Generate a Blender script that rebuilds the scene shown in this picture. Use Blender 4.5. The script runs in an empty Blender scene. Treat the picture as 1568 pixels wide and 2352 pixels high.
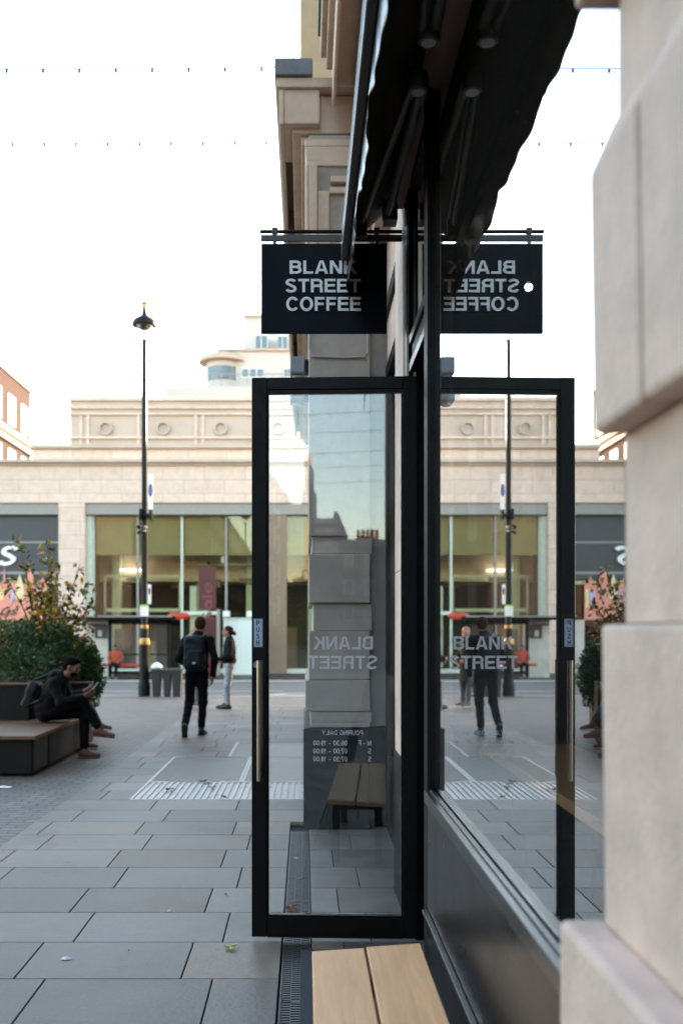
import bpy, bmesh, math, random
import numpy as np
from mathutils import Vector, Matrix
R = math.radians
random.seed(7); np.random.seed(7)
scene = bpy.context.scene
COL = scene.collection

# ------------------------------------------------------------------ camera, sky, sun, exposure
FD, VX, HY, H = 2190.0, 700.0, 1450.0, 1.555       # focal length and vanishing point, camera height
cam = bpy.data.cameras.new('camera'); camo = bpy.data.objects.new('camera', cam); COL.objects.link(camo)
camo.location = (0, 0, H); camo.rotation_euler = (R(90), 0, 0)
cam.sensor_fit = 'HORIZONTAL'; cam.sensor_width = 24.0; cam.lens = 24.0*FD/1568
cam.shift_x = (784-VX)/1568; cam.shift_y = (HY-1176)/1568
cam.clip_start = .05; cam.clip_end = 2000
cam.dof.use_dof = True; cam.dof.focus_distance = 4.85; cam.dof.aperture_fstop = 2.2
scene.camera = camo

SUN_EL, SUN_AZ = R(13), R(38)                       # azimuth measured from +Y towards +X
world = bpy.data.worlds.new('World'); scene.world = world; world.use_nodes = True
wn = world.node_tree; bg = wn.nodes['Background']
sky = wn.nodes.new('ShaderNodeTexSky'); sky.sky_type = 'NISHITA'; sky.sun_disc = False
sky.sun_elevation = SUN_EL; sky.sun_rotation = SUN_AZ
sky.air_density = 1.0; sky.dust_density = 1.2; sky.ozone_density = 2.6
tint = wn.nodes.new('ShaderNodeMix'); tint.data_type = 'RGBA'; tint.blend_type = 'MULTIPLY'
tint.inputs[0].default_value = 1.0; tint.inputs[7].default_value = (1.0, .80, .60, 1)
wn.links.new(sky.outputs[0], tint.inputs[6]); wn.links.new(tint.outputs[2], bg.inputs['Color'])
bg.inputs['Strength'].default_value = 0.15
sl = bpy.data.lights.new('sun', 'SUN'); sl.energy = 2.5; sl.angle = R(.5); sl.color = (1, .93, .82)
so = bpy.data.objects.new('sun', sl); COL.objects.link(so)
sv = Vector((math.sin(SUN_AZ)*math.cos(SUN_EL), math.cos(SUN_AZ)*math.cos(SUN_EL), math.sin(SUN_EL)))
so.rotation_euler = sv.to_track_quat('Z', 'Y').to_euler(); so.location = (20, 20, 40)
scene.view_settings.view_transform = 'Standard'; scene.view_settings.look = 'None'
scene.view_settings.gamma = 1.0; scene.view_settings.exposure = 3.8
scene.cycles.max_bounces = 10; scene.cycles.transparent_max_bounces = 24
scene.cycles.glossy_bounces = 6; scene.cycles.caustics_reflective = False; scene.cycles.caustics_refractive = False
scene.cycles.sample_clamp_indirect = 6
scene.cycles.use_denoising = True

def P(x, y, Y): return Vector(((x-VX)*Y/FD, Y, H+(HY-y)*Y/FD))
def PX(x, Y): return (x-VX)*Y/FD
def PZ(y, Y): return H+(HY-y)*Y/FD
def gz(Y): return 0.0 if Y < 19 else -(Y-19)*.0158

# ------------------------------------------------------------------ materials
def mat(name, col, rough=.6, metal=0, var=.12, scale=6, bump=0, bscale=None, spec=.5, attr=False, stain=0, stretch=None, trans=0, coat=0):
    m = bpy.data.materials.new(name); m.use_nodes = True; n = m.node_tree; b = n.nodes['Principled BSDF']
    b.inputs['Roughness'].default_value = rough; b.inputs['Metallic'].default_value = metal
    b.inputs['Specular IOR Level'].default_value = spec
    if coat: b.inputs['Coat Weight'].default_value = coat
    tc = n.nodes.new('ShaderNodeTexCoord'); src = tc.outputs['Object']
    if stretch:
        mp = n.nodes.new('ShaderNodeMapping'); mp.inputs['Scale'].default_value = stretch
        n.links.new(src, mp.inputs[0]); src = mp.outputs[0]
    nz = n.nodes.new('ShaderNodeTexNoise'); nz.inputs['Scale'].default_value = scale; nz.inputs['Detail'].default_value = 6
    nz.inputs['Roughness'].default_value = .65
    n.links.new(src, nz.inputs['Vector'])
    mr = n.nodes.new('ShaderNodeMapRange'); mr.inputs[1].default_value = .25; mr.inputs[2].default_value = .75
    mr.inputs[3].default_value = 1-var; mr.inputs[4].default_value = 1+var
    n.links.new(nz.outputs['Fac'], mr.inputs[0])
    mul = n.nodes.new('ShaderNodeMix'); mul.data_type = 'RGBA'; mul.blend_type = 'MULTIPLY'; mul.inputs[0].default_value = 1
    if attr:
        a = n.nodes.new('ShaderNodeVertexColor'); a.layer_name = 'tone'
        m2 = n.nodes.new('ShaderNodeMix'); m2.data_type = 'RGBA'; m2.blend_type = 'MULTIPLY'; m2.inputs[0].default_value = 1
        m2.inputs[6].default_value = (*col, 1); n.links.new(a.outputs['Color'], m2.inputs[7]); n.links.new(m2.outputs[2], mul.inputs[6])
    else: mul.inputs[6].default_value = (*col, 1)
    n.links.new(mr.outputs[0], mul.inputs[7]); out = mul.outputs[2]
    if stain:
        n2 = n.nodes.new('ShaderNodeTexNoise'); n2.inputs['Scale'].default_value = scale*.35; n2.inputs['Detail'].default_value = 8
        n2.inputs['Roughness'].default_value = .7; n.links.new(src, n2.inputs['Vector'])
        r2 = n.nodes.new('ShaderNodeMapRange'); r2.inputs[1].default_value = .5; r2.inputs[2].default_value = .72; r2.inputs[3].default_value = 0; r2.inputs[4].default_value = stain
        n.links.new(n2.outputs['Fac'], r2.inputs[0])
        m3 = n.nodes.new('ShaderNodeMix'); m3.data_type = 'RGBA'; n.links.new(r2.outputs[0], m3.inputs[0]); n.links.new(out, m3.inputs[6])
        m3.inputs[7].default_value = (col[0]*.42, col[1]*.38, col[2]*.34, 1); out = m3.outputs[2]
    n.links.new(out, b.inputs['Base Color'])
    rr = n.nodes.new('ShaderNodeMapRange'); rr.inputs[1].default_value = .3; rr.inputs[2].default_value = .7
    rr.inputs[3].default_value = max(0, rough*.85); rr.inputs[4].default_value = min(1, rough*1.15)
    n.links.new(nz.outputs['Fac'], rr.inputs[0]); n.links.new(rr.outputs[0], b.inputs['Roughness'])
    if bump:
        nb = n.nodes.new('ShaderNodeTexNoise'); nb.inputs['Scale'].default_value = bscale or scale*4; nb.inputs['Detail'].default_value = 5
        n.links.new(src, nb.inputs['Vector'])
        bp = n.nodes.new('ShaderNodeBump'); bp.inputs['Strength'].default_value = bump; bp.inputs['Distance'].default_value = .01
        n.links.new(nb.outputs['Fac'], bp.inputs['Height']); n.links.new(bp.outputs[0], b.inputs['Normal'])
    return m

def gumspots(m):
    n = m.node_tree; b = n.nodes['Principled BSDF']; src = b.inputs['Base Color'].links[0].from_socket
    tc = n.nodes.new('ShaderNodeTexCoord'); vo = n.nodes.new('ShaderNodeTexVoronoi'); vo.inputs['Scale'].default_value = 3.2; n.links.new(tc.outputs['Object'], vo.inputs['Vector'])
    sp = n.nodes.new('ShaderNodeSeparateColor'); n.links.new(vo.outputs['Color'], sp.inputs[0])
    a = n.nodes.new('ShaderNodeMath'); a.operation = 'MULTIPLY'; a.inputs[1].default_value = .085; n.links.new(sp.outputs[0], a.inputs[0])
    c = n.nodes.new('ShaderNodeMath'); c.operation = 'SUBTRACT'; n.links.new(a.outputs[0], c.inputs[0]); n.links.new(vo.outputs['Distance'], c.inputs[1])
    r = n.nodes.new('ShaderNodeMapRange'); r.inputs[1].default_value = 0; r.inputs[2].default_value = .02; r.inputs[4].default_value = .45; n.links.new(c.outputs[0], r.inputs[0])
    x = n.nodes.new('ShaderNodeMix'); x.data_type = 'RGBA'; n.links.new(r.outputs[0], x.inputs[0]); n.links.new(src, x.inputs[6]); x.inputs[7].default_value = (.05, .045, .04, 1); n.links.new(x.outputs[2], b.inputs['Base Color'])
def brickmat(name, c1, c2, mortar, bw, bh, ms=.01, rough=.85, axis='XZ', bump=.4, off=.5, var=.12):
    m = mat(name, c1, rough, var=var, scale=3, spec=(.3 if axis == 'XY' else .02)); n = m.node_tree; b = n.nodes['Principled BSDF']
    tc = n.nodes.new('ShaderNodeTexCoord'); sx = n.nodes.new('ShaderNodeSeparateXYZ'); cx = n.nodes.new('ShaderNodeCombineXYZ')
    n.links.new(tc.outputs['Object'], sx.inputs[0])
    if axis == 'XZ':   # works on faces along X or along Y
        ad = n.nodes.new('ShaderNodeMath'); ad.operation = 'ADD'; n.links.new(sx.outputs[0], ad.inputs[0]); n.links.new(sx.outputs[1], ad.inputs[1])
        n.links.new(ad.outputs[0], cx.inputs[0]); n.links.new(sx.outputs[2], cx.inputs[1])
    else:
        n.links.new(sx.outputs[0], cx.inputs[0]); n.links.new(sx.outputs[1], cx.inputs[1])
    br = n.nodes.new('ShaderNodeTexBrick'); br.offset = off
    br.inputs['Scale'].default_value = 1; br.inputs['Brick Width'].default_value = bw; br.inputs['Row Height'].default_value = bh
    br.inputs['Mortar Size'].default_value = ms; br.inputs['Color1'].default_value = (*c1, 1); br.inputs['Color2'].default_value = (*c2, 1); br.inputs['Mortar'].default_value = (*mortar, 1)
    n.links.new(cx.outputs[0], br.inputs['Vector'])
    mul = [x for x in n.nodes if x.type == 'MIX'][0]
    n.links.new(br.outputs['Color'], mul.inputs[6])
    bp = n.nodes.new('ShaderNodeBump'); bp.inputs['Strength'].default_value = bump; bp.inputs['Distance'].default_value = .01; bp.invert = True
    n.links.new(br.outputs['Fac'], bp.inputs['Height']); n.links.new(bp.outputs[0], b.inputs['Normal'])
    return m

def glassmat(name, power=2, tint=(1, 1, 1), dust=.02, dscale=40, f0=.04):
    m = bpy.data.materials.new(name); m.use_nodes = True; n = m.node_tree; n.nodes.clear()
    out = n.nodes.new('ShaderNodeOutputMaterial'); geo = n.nodes.new('ShaderNodeNewGeometry')
    dot = n.nodes.new('ShaderNodeVectorMath'); dot.operation = 'DOT_PRODUCT'
    n.links.new(geo.outputs['Normal'], dot.inputs[0]); n.links.new(geo.outputs['Incoming'], dot.inputs[1])
    def M(op, a, b=None):
        x = n.nodes.new('ShaderNodeMath'); x.operation = op
        for i, v in enumerate((a, b)):
            if v is None: continue
            if isinstance(v, (int, float)): x.inputs[i].default_value = v
            else: n.links.new(v, x.inputs[i])
        return x.outputs[0]
    c = M('ABSOLUTE', dot.outputs['Value']); F = M('ADD', M('MULTIPLY', M('POWER', M('SUBTRACT', 1, c), 5), 1-f0), f0)
    fac = M('SUBTRACT', 1, M('POWER', M('SUBTRACT', 1, F), power))
    tr = n.nodes.new('ShaderNodeBsdfTransparent'); tr.inputs[0].default_value = (*tint, 1)
    gl = n.nodes.new('ShaderNodeBsdfGlossy'); gl.inputs['Roughness'].default_value = 0; gl.inputs['Color'].default_value = (1, 1, 1, 1)
    mx = n.nodes.new('ShaderNodeMixShader'); n.links.new(fac, mx.inputs[0]); n.links.new(tr.outputs[0], mx.inputs[1]); n.links.new(gl.outputs[0], mx.inputs[2])
    res = mx.outputs[0]
    if dust:
        df = n.nodes.new('ShaderNodeBsdfDiffuse'); df.inputs[0].default_value = (.5, .48, .45, 1)
        tc = n.nodes.new('ShaderNodeTexCoord'); nz = n.nodes.new('ShaderNodeTexNoise'); nz.inputs['Scale'].default_value = dscale; nz.inputs['Detail'].default_value = 8; nz.inputs['Roughness'].default_value = .8
        mp = n.nodes.new('ShaderNodeMapping'); mp.inputs['Scale'].default_value = (1, 1, .18)
        n.links.new(tc.outputs['Object'], mp.inputs[0]); n.links.new(mp.outputs[0], nz.inputs['Vector'])
        r = n.nodes.new('ShaderNodeMapRange'); r.inputs[1].default_value = .45; r.inputs[2].default_value = .8; r.inputs[3].default_value = dust*.4; r.inputs[4].default_value = dust*3
        n.links.new(nz.outputs['Fac'], r.inputs[0])
        m2 = n.nodes.new('ShaderNodeMixShader'); n.links.new(r.outputs[0], m2.inputs[0]); n.links.new(res, m2.inputs[1]); n.links.new(df.outputs[0], m2.inputs[2]); res = m2.outputs[0]
    n.links.new(res, out.inputs[0])
    return m

M = dict(
 slab=mat('slab_stone', (.182, .153, .131), .5, var=.36, scale=2.6, bump=.22, bscale=45, attr=True, stain=.55, spec=.4),
 joint=mat('joint_grout', (.05, .047, .045), .9),
 sett=brickmat('sett_paving', (.125, .112, .10), (.175, .152, .135), (.05, .042, .038), .2, .105, .008, .5, 'XY', .6, var=.28),
 asphalt=mat('asphalt', (.105, .097, .092), .85, var=.12, scale=4, bump=.3, bscale=80),
 kerb=mat('kerb_granite', (.36, .33, .31), .8, var=.15),
 paint_w=mat('road_paint', (.5, .48, .45), .7, var=.2), paint_y=mat('road_paint_cream', (.55, .5, .36), .7, var=.2),
 black=mat('black_powdercoat', (.0042, .0036, .004), .5, var=.15, scale=30, bump=.06, bscale=300, spec=.2),
 satin=mat('satin_black_panel', (.010, .0065, .0055), .3, var=.2, scale=3, spec=.38),
 alu=mat('dark_anodised', (.12, .115, .115), .32, 1, var=.1),
 steel=mat('brushed_steel', (.42, .36, .32), .28, 1, var=.08, scale=60, stretch=(1, 1, .02)),
 chrome=mat('lock_metal', (.7, .7, .7), .15, 1),
 sign=mat('sign_navy', (.005, .0085, .0135), .6, spec=.12, var=.1, bump=.03, bscale=200),
 white=mat('letter_white', (.88, .85, .83), .5, var=.03), decal=mat('decal_white', (.86, .84, .84), .6, var=.03),
 paper=mat('sticker_pale', (.5, .6, .74), .5, var=.05), ink=mat('ink_black', (.01, .01, .012), .5),
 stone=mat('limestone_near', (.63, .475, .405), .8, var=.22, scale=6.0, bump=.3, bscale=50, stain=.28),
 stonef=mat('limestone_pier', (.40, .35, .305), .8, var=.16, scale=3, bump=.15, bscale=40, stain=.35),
 stonew=mat('limestone_warm', (.60, .46, .36), .85, var=.14, scale=4, bump=.15, bscale=40, stain=.4),
 stonesun=mat('limestone_sunlit', (.6, .46, .28), .85, var=.12),  # yellow of the sunlit upper storey put into the base colour
 lead=mat('lead_capping', (.15, .16, .17), .6, var=.3, scale=8, stain=.4),
 plinth=mat('plinth_black', (.004, .004, .005), .5, spec=.2, var=.3),
 port=brickmat('portland_stone', (.68, .51, .42), (.61, .455, .37), (.40, .30, .24), 1.9, .64, .012, bump=.1, var=.14),
 portd=mat('portland_upper', (.50, .385, .31), .95, spec=.05, var=.1, scale=.6, stain=.2),
 rend=mat('render_white', (.5, .44, .4), .8, var=.04),
 greyfascia=mat('grey_fascia', (.26, .235, .21), .6, var=.1), darkfascia=mat('dark_fascia', (.035, .035, .04), .5),
 blind=mat('khaki_blind', (.25, .215, .135), .8, var=.15, scale=1.2), paleframe=mat('pale_green_frame', (.5, .55, .46), .6),
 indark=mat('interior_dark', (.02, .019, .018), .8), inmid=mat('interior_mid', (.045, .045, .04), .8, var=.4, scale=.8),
 ceil=mat('interior_ceiling', (.3, .32, .28), .8),
 brick=brickmat('brown_brick', (.17, .1, .07), (.13, .08, .06), (.2, .17, .14), .225, .075, .01),
 brickr=brickmat('red_brick', (.055, .028, .021), (.046, .023, .018), (.05, .04, .034), .225, .075, .01),
 winw=mat('window_white', (.7, .7, .7), .5, var=.04), pot=mat('chimney_pot_clay', (.45, .18, .08), .8), slate=mat('roof_slate', (.06, .065, .075), .7),
 wood=mat('bench_timber', (.80, .42, .205), .42, var=.17, scale=5, stretch=(9, .7, 9), bump=.08, bscale=30, stain=.16),
 woodd=mat('hardwood_seat', (.16, .085, .05), .5, var=.25, scale=6, stretch=(1, 4, 4)),
 counter=mat('counter_wood', (.5, .26, .11), .5, var=.15, scale=5, stretch=(9, .8, 9)),
 plantm=mat('planter_steel', (.012, .011, .011), .6, spec=.2, var=.2), plantg=mat('planter_panel', (.06, .056, .055), .6, spec=.3, var=.2),
 leafd=mat('leaf_dark', (.055, .09, .035), .5, attr=True), leafy=mat('leaf_autumn', (.3, .26, .05), .5, attr=True, spec=.4),
 bark=mat('bark', (.09, .06, .04), .9, var=.3, scale=20), soil=mat('soil', (.03, .02, .015), .95),
 post=mat('post_black', (.005, .005, .0055), .5, var=.2, spec=.2), gold=mat('gold_paint', (.40, .23, .07), .35, .6, var=.15),
 gold2=mat('gold_finial', (.6, .36, .13), .4, .3, var=.15),
 binm=mat('bin_grey', (.022, .023, .025), .55, var=.1), bag=mat('bin_bag_white', (.72, .74, .77), .45, var=.05, bump=.5, bscale=12),
 red=mat('red_paint', (.06, .005, .004), .5), orange=mat('orange_red', (.42, .035, .01), .5), pink=mat('poster_pink', (.7, .26, .19), .7, var=.12, scale=.8),
 posty=mat('poster_yellow', (.75, .55, .3), .7), postb=mat('poster_lilac', (.5, .45, .6), .7), redt=mat('banner_letter', (.16, .035, .03), .6),
 green=mat('label_green', (.3, .6, .08), .5), panel=mat('hoarding_pale', (.62, .68, .64), .6, var=.05), adpanel=mat('ad_panel', (.5, .47, .42), .5, var=.3, scale=1), brown=mat('brown_column', (.2, .14, .09), .6),
 rim=mat('drain_iron', (.09, .09, .092), .45, .5, var=.3, scale=20), draind=mat('drain_shadow', (.006, .006, .006), .9),
 galv=mat('galvanised_grate', (.5, .46, .43), .5, .3, var=.12, scale=8), mesh=mat('grid_metal', (.36, .33, .3), .5, .4, var=.2, scale=5),
 glasslight=mat('pavement_light', (.5, .47, .44), .3, var=.25, scale=6),
 skin1=mat('skin_tan', (.2, .095, .055), .5, var=.06, spec=.4), skin2=mat('skin_fair', (.34, .18, .13), .5, var=.06),
 hairb=mat('hair_black', (.006, .0045, .004), .9, spec=.05, bump=.6, bscale=60), hairn=mat('hair_brown', (.035, .014, .007), .8, spec=.1, bump=.6, bscale=60), hairg=mat('hair_ginger', (.28, .12, .05), .5, bump=.6, bscale=60),
 jblack=mat('jacket_black', (.0035, .0037, .005), .85, spec=.2, var=.2, bump=.3, bscale=18), jnavy=mat('jacket_navy', (.008, .011, .02), .7, spec=.2, var=.2, bump=.3, bscale=18),
 trous=mat('trousers_black', (.0035, .0035, .0045), .9, spec=.15, var=.2, bump=.25, bscale=14), coat=mat('coat_charcoal', (.012, .012, .013), .85, spec=.2, bump=.3, bscale=14),
 patt=mat('patterned_cloth', (.26, .26, .28), .85, var=.9, scale=22), packm=mat('backpack_navy', (.005, .008, .014), .6, spec=.3, var=.25, bump=.4, bscale=14),
 jeans=mat('jeans_blue', (.05, .06, .09), .85), tee=mat('shirt_grey', (.4, .42, .44), .85), jorange=mat('jacket_orange', (.3, .045, .02), .8),
 shoeb=mat('shoe_black', (.012, .012, .013), .5), shoet=mat('shoe_tan', (.12, .045, .026), .6), sole=mat('sole_white', (.6, .55, .48), .7),
 eye=mat('eye_dark', (.02, .015, .01), .2), lip=mat('lips', (.35, .12, .1), .5), phone=mat('phone_case', (.35, .5, .6), .3),
 leafb=mat('dry_leaf', (.14, .06, .03), .7, var=.3, scale=30), leafg=mat('yellow_leaf', (.35, .36, .1), .6, var=.3, scale=30), leafr=mat('rust_leaf', (.2, .045, .015), .7, var=.3, scale=30),
 scrap=mat('paper_scrap', (.75, .77, .8), .6), fabric=mat('awning_fabric', (.055, .046, .042), .7, var=.25, scale=60, bump=.15, bscale=120, spec=.15),
 valf=mat('valance_fabric', (.03, .028, .026), .24, var=.25, scale=60, bump=.05, bscale=120, spec=1),
 awnmetal=mat('awning_metal', (.075, .066, .062), .42, spec=.35, var=.1), brownmetal=mat('bronze_trim', (.30, .18, .14), .5, var=.1),
 darksheet=mat('dark_sheet', (.035, .038, .045), .95, bump=.5, bscale=200), wirem=mat('cable_black', (.02, .02, .02), .6), grey=mat('grey_box', (.17, .19, .21), .45, var=.15), greyp=mat('conduit_stone', (.38, .35, .32), .7),
 lens=mat('lamp_lens', (.5, .45, .42), .25), bwhite=mat('balcony_white', (.75, .7, .62), .7, var=.05),
)
gumspots(M['slab'])
M['glassw'] = glassmat('shop_window_glass', 2.6, dust=.008, dscale=90)
M['glassd'] = glassmat('door_glass', 1.05, dust=.002, dscale=30)
M['glassf'] = glassmat('far_window_glass', .8, tint=(.9, .9, .8), dust=0)
M['glassl'] = glassmat('lantern_glass', 1.0, dust=.05)
M['glassr'] = mat('distant_window', (.05, .06, .07), .12, var=.1, spec=.9)
def emat(name, col, st):
    m = bpy.data.materials.new(name); m.use_nodes = True; b = m.node_tree.nodes['Principled BSDF']
    b.inputs['Base Color'].default_value = (*col, 1); b.inputs['Emission Color'].default_value = (*col, 1); b.inputs['Emission Strength'].default_value = st
    return m
_m = M['valf']; _n = _m.node_tree; _b = _n.nodes['Principled BSDF']; _o = [x for x in _n.nodes if x.type == 'OUTPUT_MATERIAL'][0]
_t = _n.nodes.new('ShaderNodeBsdfTranslucent'); _t.inputs[0].default_value = (.22, .17, .15, 1)
_x = _n.nodes.new('ShaderNodeMixShader'); _x.inputs[0].default_value = .22
_n.links.new(_b.outputs[0], _x.inputs[1]); _n.links.new(_t.outputs[0], _x.inputs[2]); _n.links.new(_x.outputs[0], _o.inputs[0])
M['tube'] = emat('light_tube', (.9, .95, .85), .35)
M['lit'] = emat('lit_bulb', (1, .78, .5), 5)

# ------------------------------------------------------------------ mesh helpers
ORG = {}
class MB:
    def __init__(s): s.v = []; s.f = []; s.c = []
    def add(s, vs, fs, tone=None):
        o = len(s.v); s.v += [tuple(v) for v in vs]; s.f += [tuple(i+o for i in f) for f in fs]
        s.c += [tone or (1, 1, 1)]*len(fs); return s
    def box(s, x0, x1, y0, y1, z0, z1, tone=None):
        if x0 > x1: x0, x1 = x1, x0
        if y0 > y1: y0, y1 = y1, y0
        if z0 > z1: z0, z1 = z1, z0
        return s.add([(x0,y0,z0),(x1,y0,z0),(x1,y1,z0),(x0,y1,z0),(x0,y0,z1),(x1,y0,z1),(x1,y1,z1),(x0,y1,z1)],
              [(0,3,2,1),(4,5,6,7),(0,1,5,4),(1,2,6,5),(2,3,7,6),(3,0,4,7)], tone)
    def prism(s, poly, a0, a1, axis='Y'):      # poly in the plane of the other two axes
        def pt(p, a): return (p[0], a, p[1]) if axis == 'Y' else ((a, p[0], p[1]) if axis == 'X' else (p[0], p[1], a))
        n = len(poly); vs = [pt(p, a0) for p in poly]+[pt(p, a1) for p in poly]
        fs = [tuple(range(n)), tuple(range(2*n-1, n-1, -1))]+[(i, i+n, (i+1) % n+n, (i+1) % n) for i in range(n)]
        return s.add(vs, fs)
    def tube(s, pts, r, n=10, caps=True):
        pts = [Vector(p) for p in pts]; rs = r if isinstance(r, (list, tuple)) else [r]*len(pts)
        rings = []; up = None
        for i, p in enumerate(pts):
            d = (pts[min(i+1, len(pts)-1)]-pts[max(i-1, 0)]).normalized()
            a = Vector((0, 0, 1)) if abs(d.z) < .9 else Vector((1, 0, 0))
            u = d.cross(a).normalized(); w = d.cross(u)
            rings.append([p+(u*math.cos(2*math.pi*k/n)+w*math.sin(2*math.pi*k/n))*rs[i] for k in range(n)])
        vs = [v for r_ in rings for v in r_]; fs = []
        for i in range(len(pts)-1):
            for k in range(n): fs.append((i*n+k, i*n+(k+1) % n, (i+1)*n+(k+1) % n, (i+1)*n+k))
        if caps: fs += [tuple(range(n-1, -1, -1)), tuple(range((len(pts)-1)*n, len(pts)*n))]
        return s.add(vs, fs)
    def lathe(s, prof, c=(0, 0, 0), n=20, sq=None):
        vs = []; fs = []
        for (r, z) in prof:
            for k in range(n):
                a = 2*math.pi*(k+.5)/n; vs.append((c[0]+r*math.cos(a), c[1]+r*math.sin(a), c[2]+z))
        m = len(prof)
        for i in range(m-1):
            for k in range(n): fs.append((i*n+k, i*n+(k+1) % n, (i+1)*n+(k+1) % n, (i+1)*n+k))
        fs += [tuple(range(n-1, -1, -1)), tuple(range((m-1)*n, m*n))]
        return s.add(vs, fs)
    def leaf(s, p, d, nrm, L, W, tone):
        d = d.normalized(); w = d.cross(nrm).normalized(); u = w.cross(d)
        return s.add([p, p+d*L*.35+w*W*.5+u*L*.06, p+d*L, p+d*L*.35-w*W*.5+u*L*.06, p+d*L*.4], [(0, 1, 4), (1, 2, 4), (2, 3, 4), (3, 0, 4)], tone)
    def build(s, name, m, parent=None, bevel=0, smooth=False, local=False, seg=2):
        me = bpy.data.meshes.new(name)
        o0 = ORG.get(parent.name, Vector((0, 0, 0))) if (parent and not local) else Vector((0, 0, 0))
        me.from_pydata([(v[0]-o0[0], v[1]-o0[1], v[2]-o0[2]) for v in s.v], [], s.f); me.update()
        if any(c != (1, 1, 1) for c in s.c):
            ca = me.color_attributes.new('tone', 'FLOAT_COLOR', 'CORNER'); arr = np.ones((len(me.loops), 4), dtype=np.float32)
            i = 0
            for f, c in zip(s.f, s.c):
                arr[i:i+len(f), :3] = c; i += len(f)
            ca.data.foreach_set('color', arr.ravel())
        if smooth:
            me.polygons.foreach_set('use_smooth', [True]*len(me.polygons))
            try: me.set_sharp_from_angle(angle=R(40))
            except Exception: pass
        o = bpy.data.objects.new(name, me); COL.objects.link(o)
        me.materials.append(M[m] if isinstance(m, str) else m)
        if parent: o.parent = parent; ORG[o.name] = o0
        if bevel:
            b = o.modifiers.new('b', 'BEVEL'); b.width = bevel; b.segments = seg; b.limit_method = 'ANGLE'; b.angle_limit = R(35)
        return o
def tag(o, label, cat, group=None):
    o['label'] = label; o['category'] = cat
    if group: o['group'] = group
    return o
def thing(name, label, cat, loc=(0, 0, 0), rz=0, group=None):
    o = bpy.data.objects.new(name, None); COL.objects.link(o); o.location = loc; o.rotation_euler = (0, 0, rz)
    o.empty_display_size = .1; ORG[o.name] = Vector(loc); return tag(o, label, cat, group)
def struct(o, kind='structure'): o['kind'] = kind; return o
def copy_tree(o, loc=None, rz=None, label=None, parent=None, **kw):
    c = o.copy(); COL.objects.link(c)
    if parent: c.parent = parent
    if loc is not None: c.location = loc
    if rz is not None: c.rotation_euler = (c.rotation_euler[0], c.rotation_euler[1], rz)
    if label: c['label'] = label
    for ch in [x for x in KIDS(o)]: copy_tree(ch, parent=c)
    return c
def KIDS(o): return [x for x in COL.objects if x.parent == o]

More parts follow.
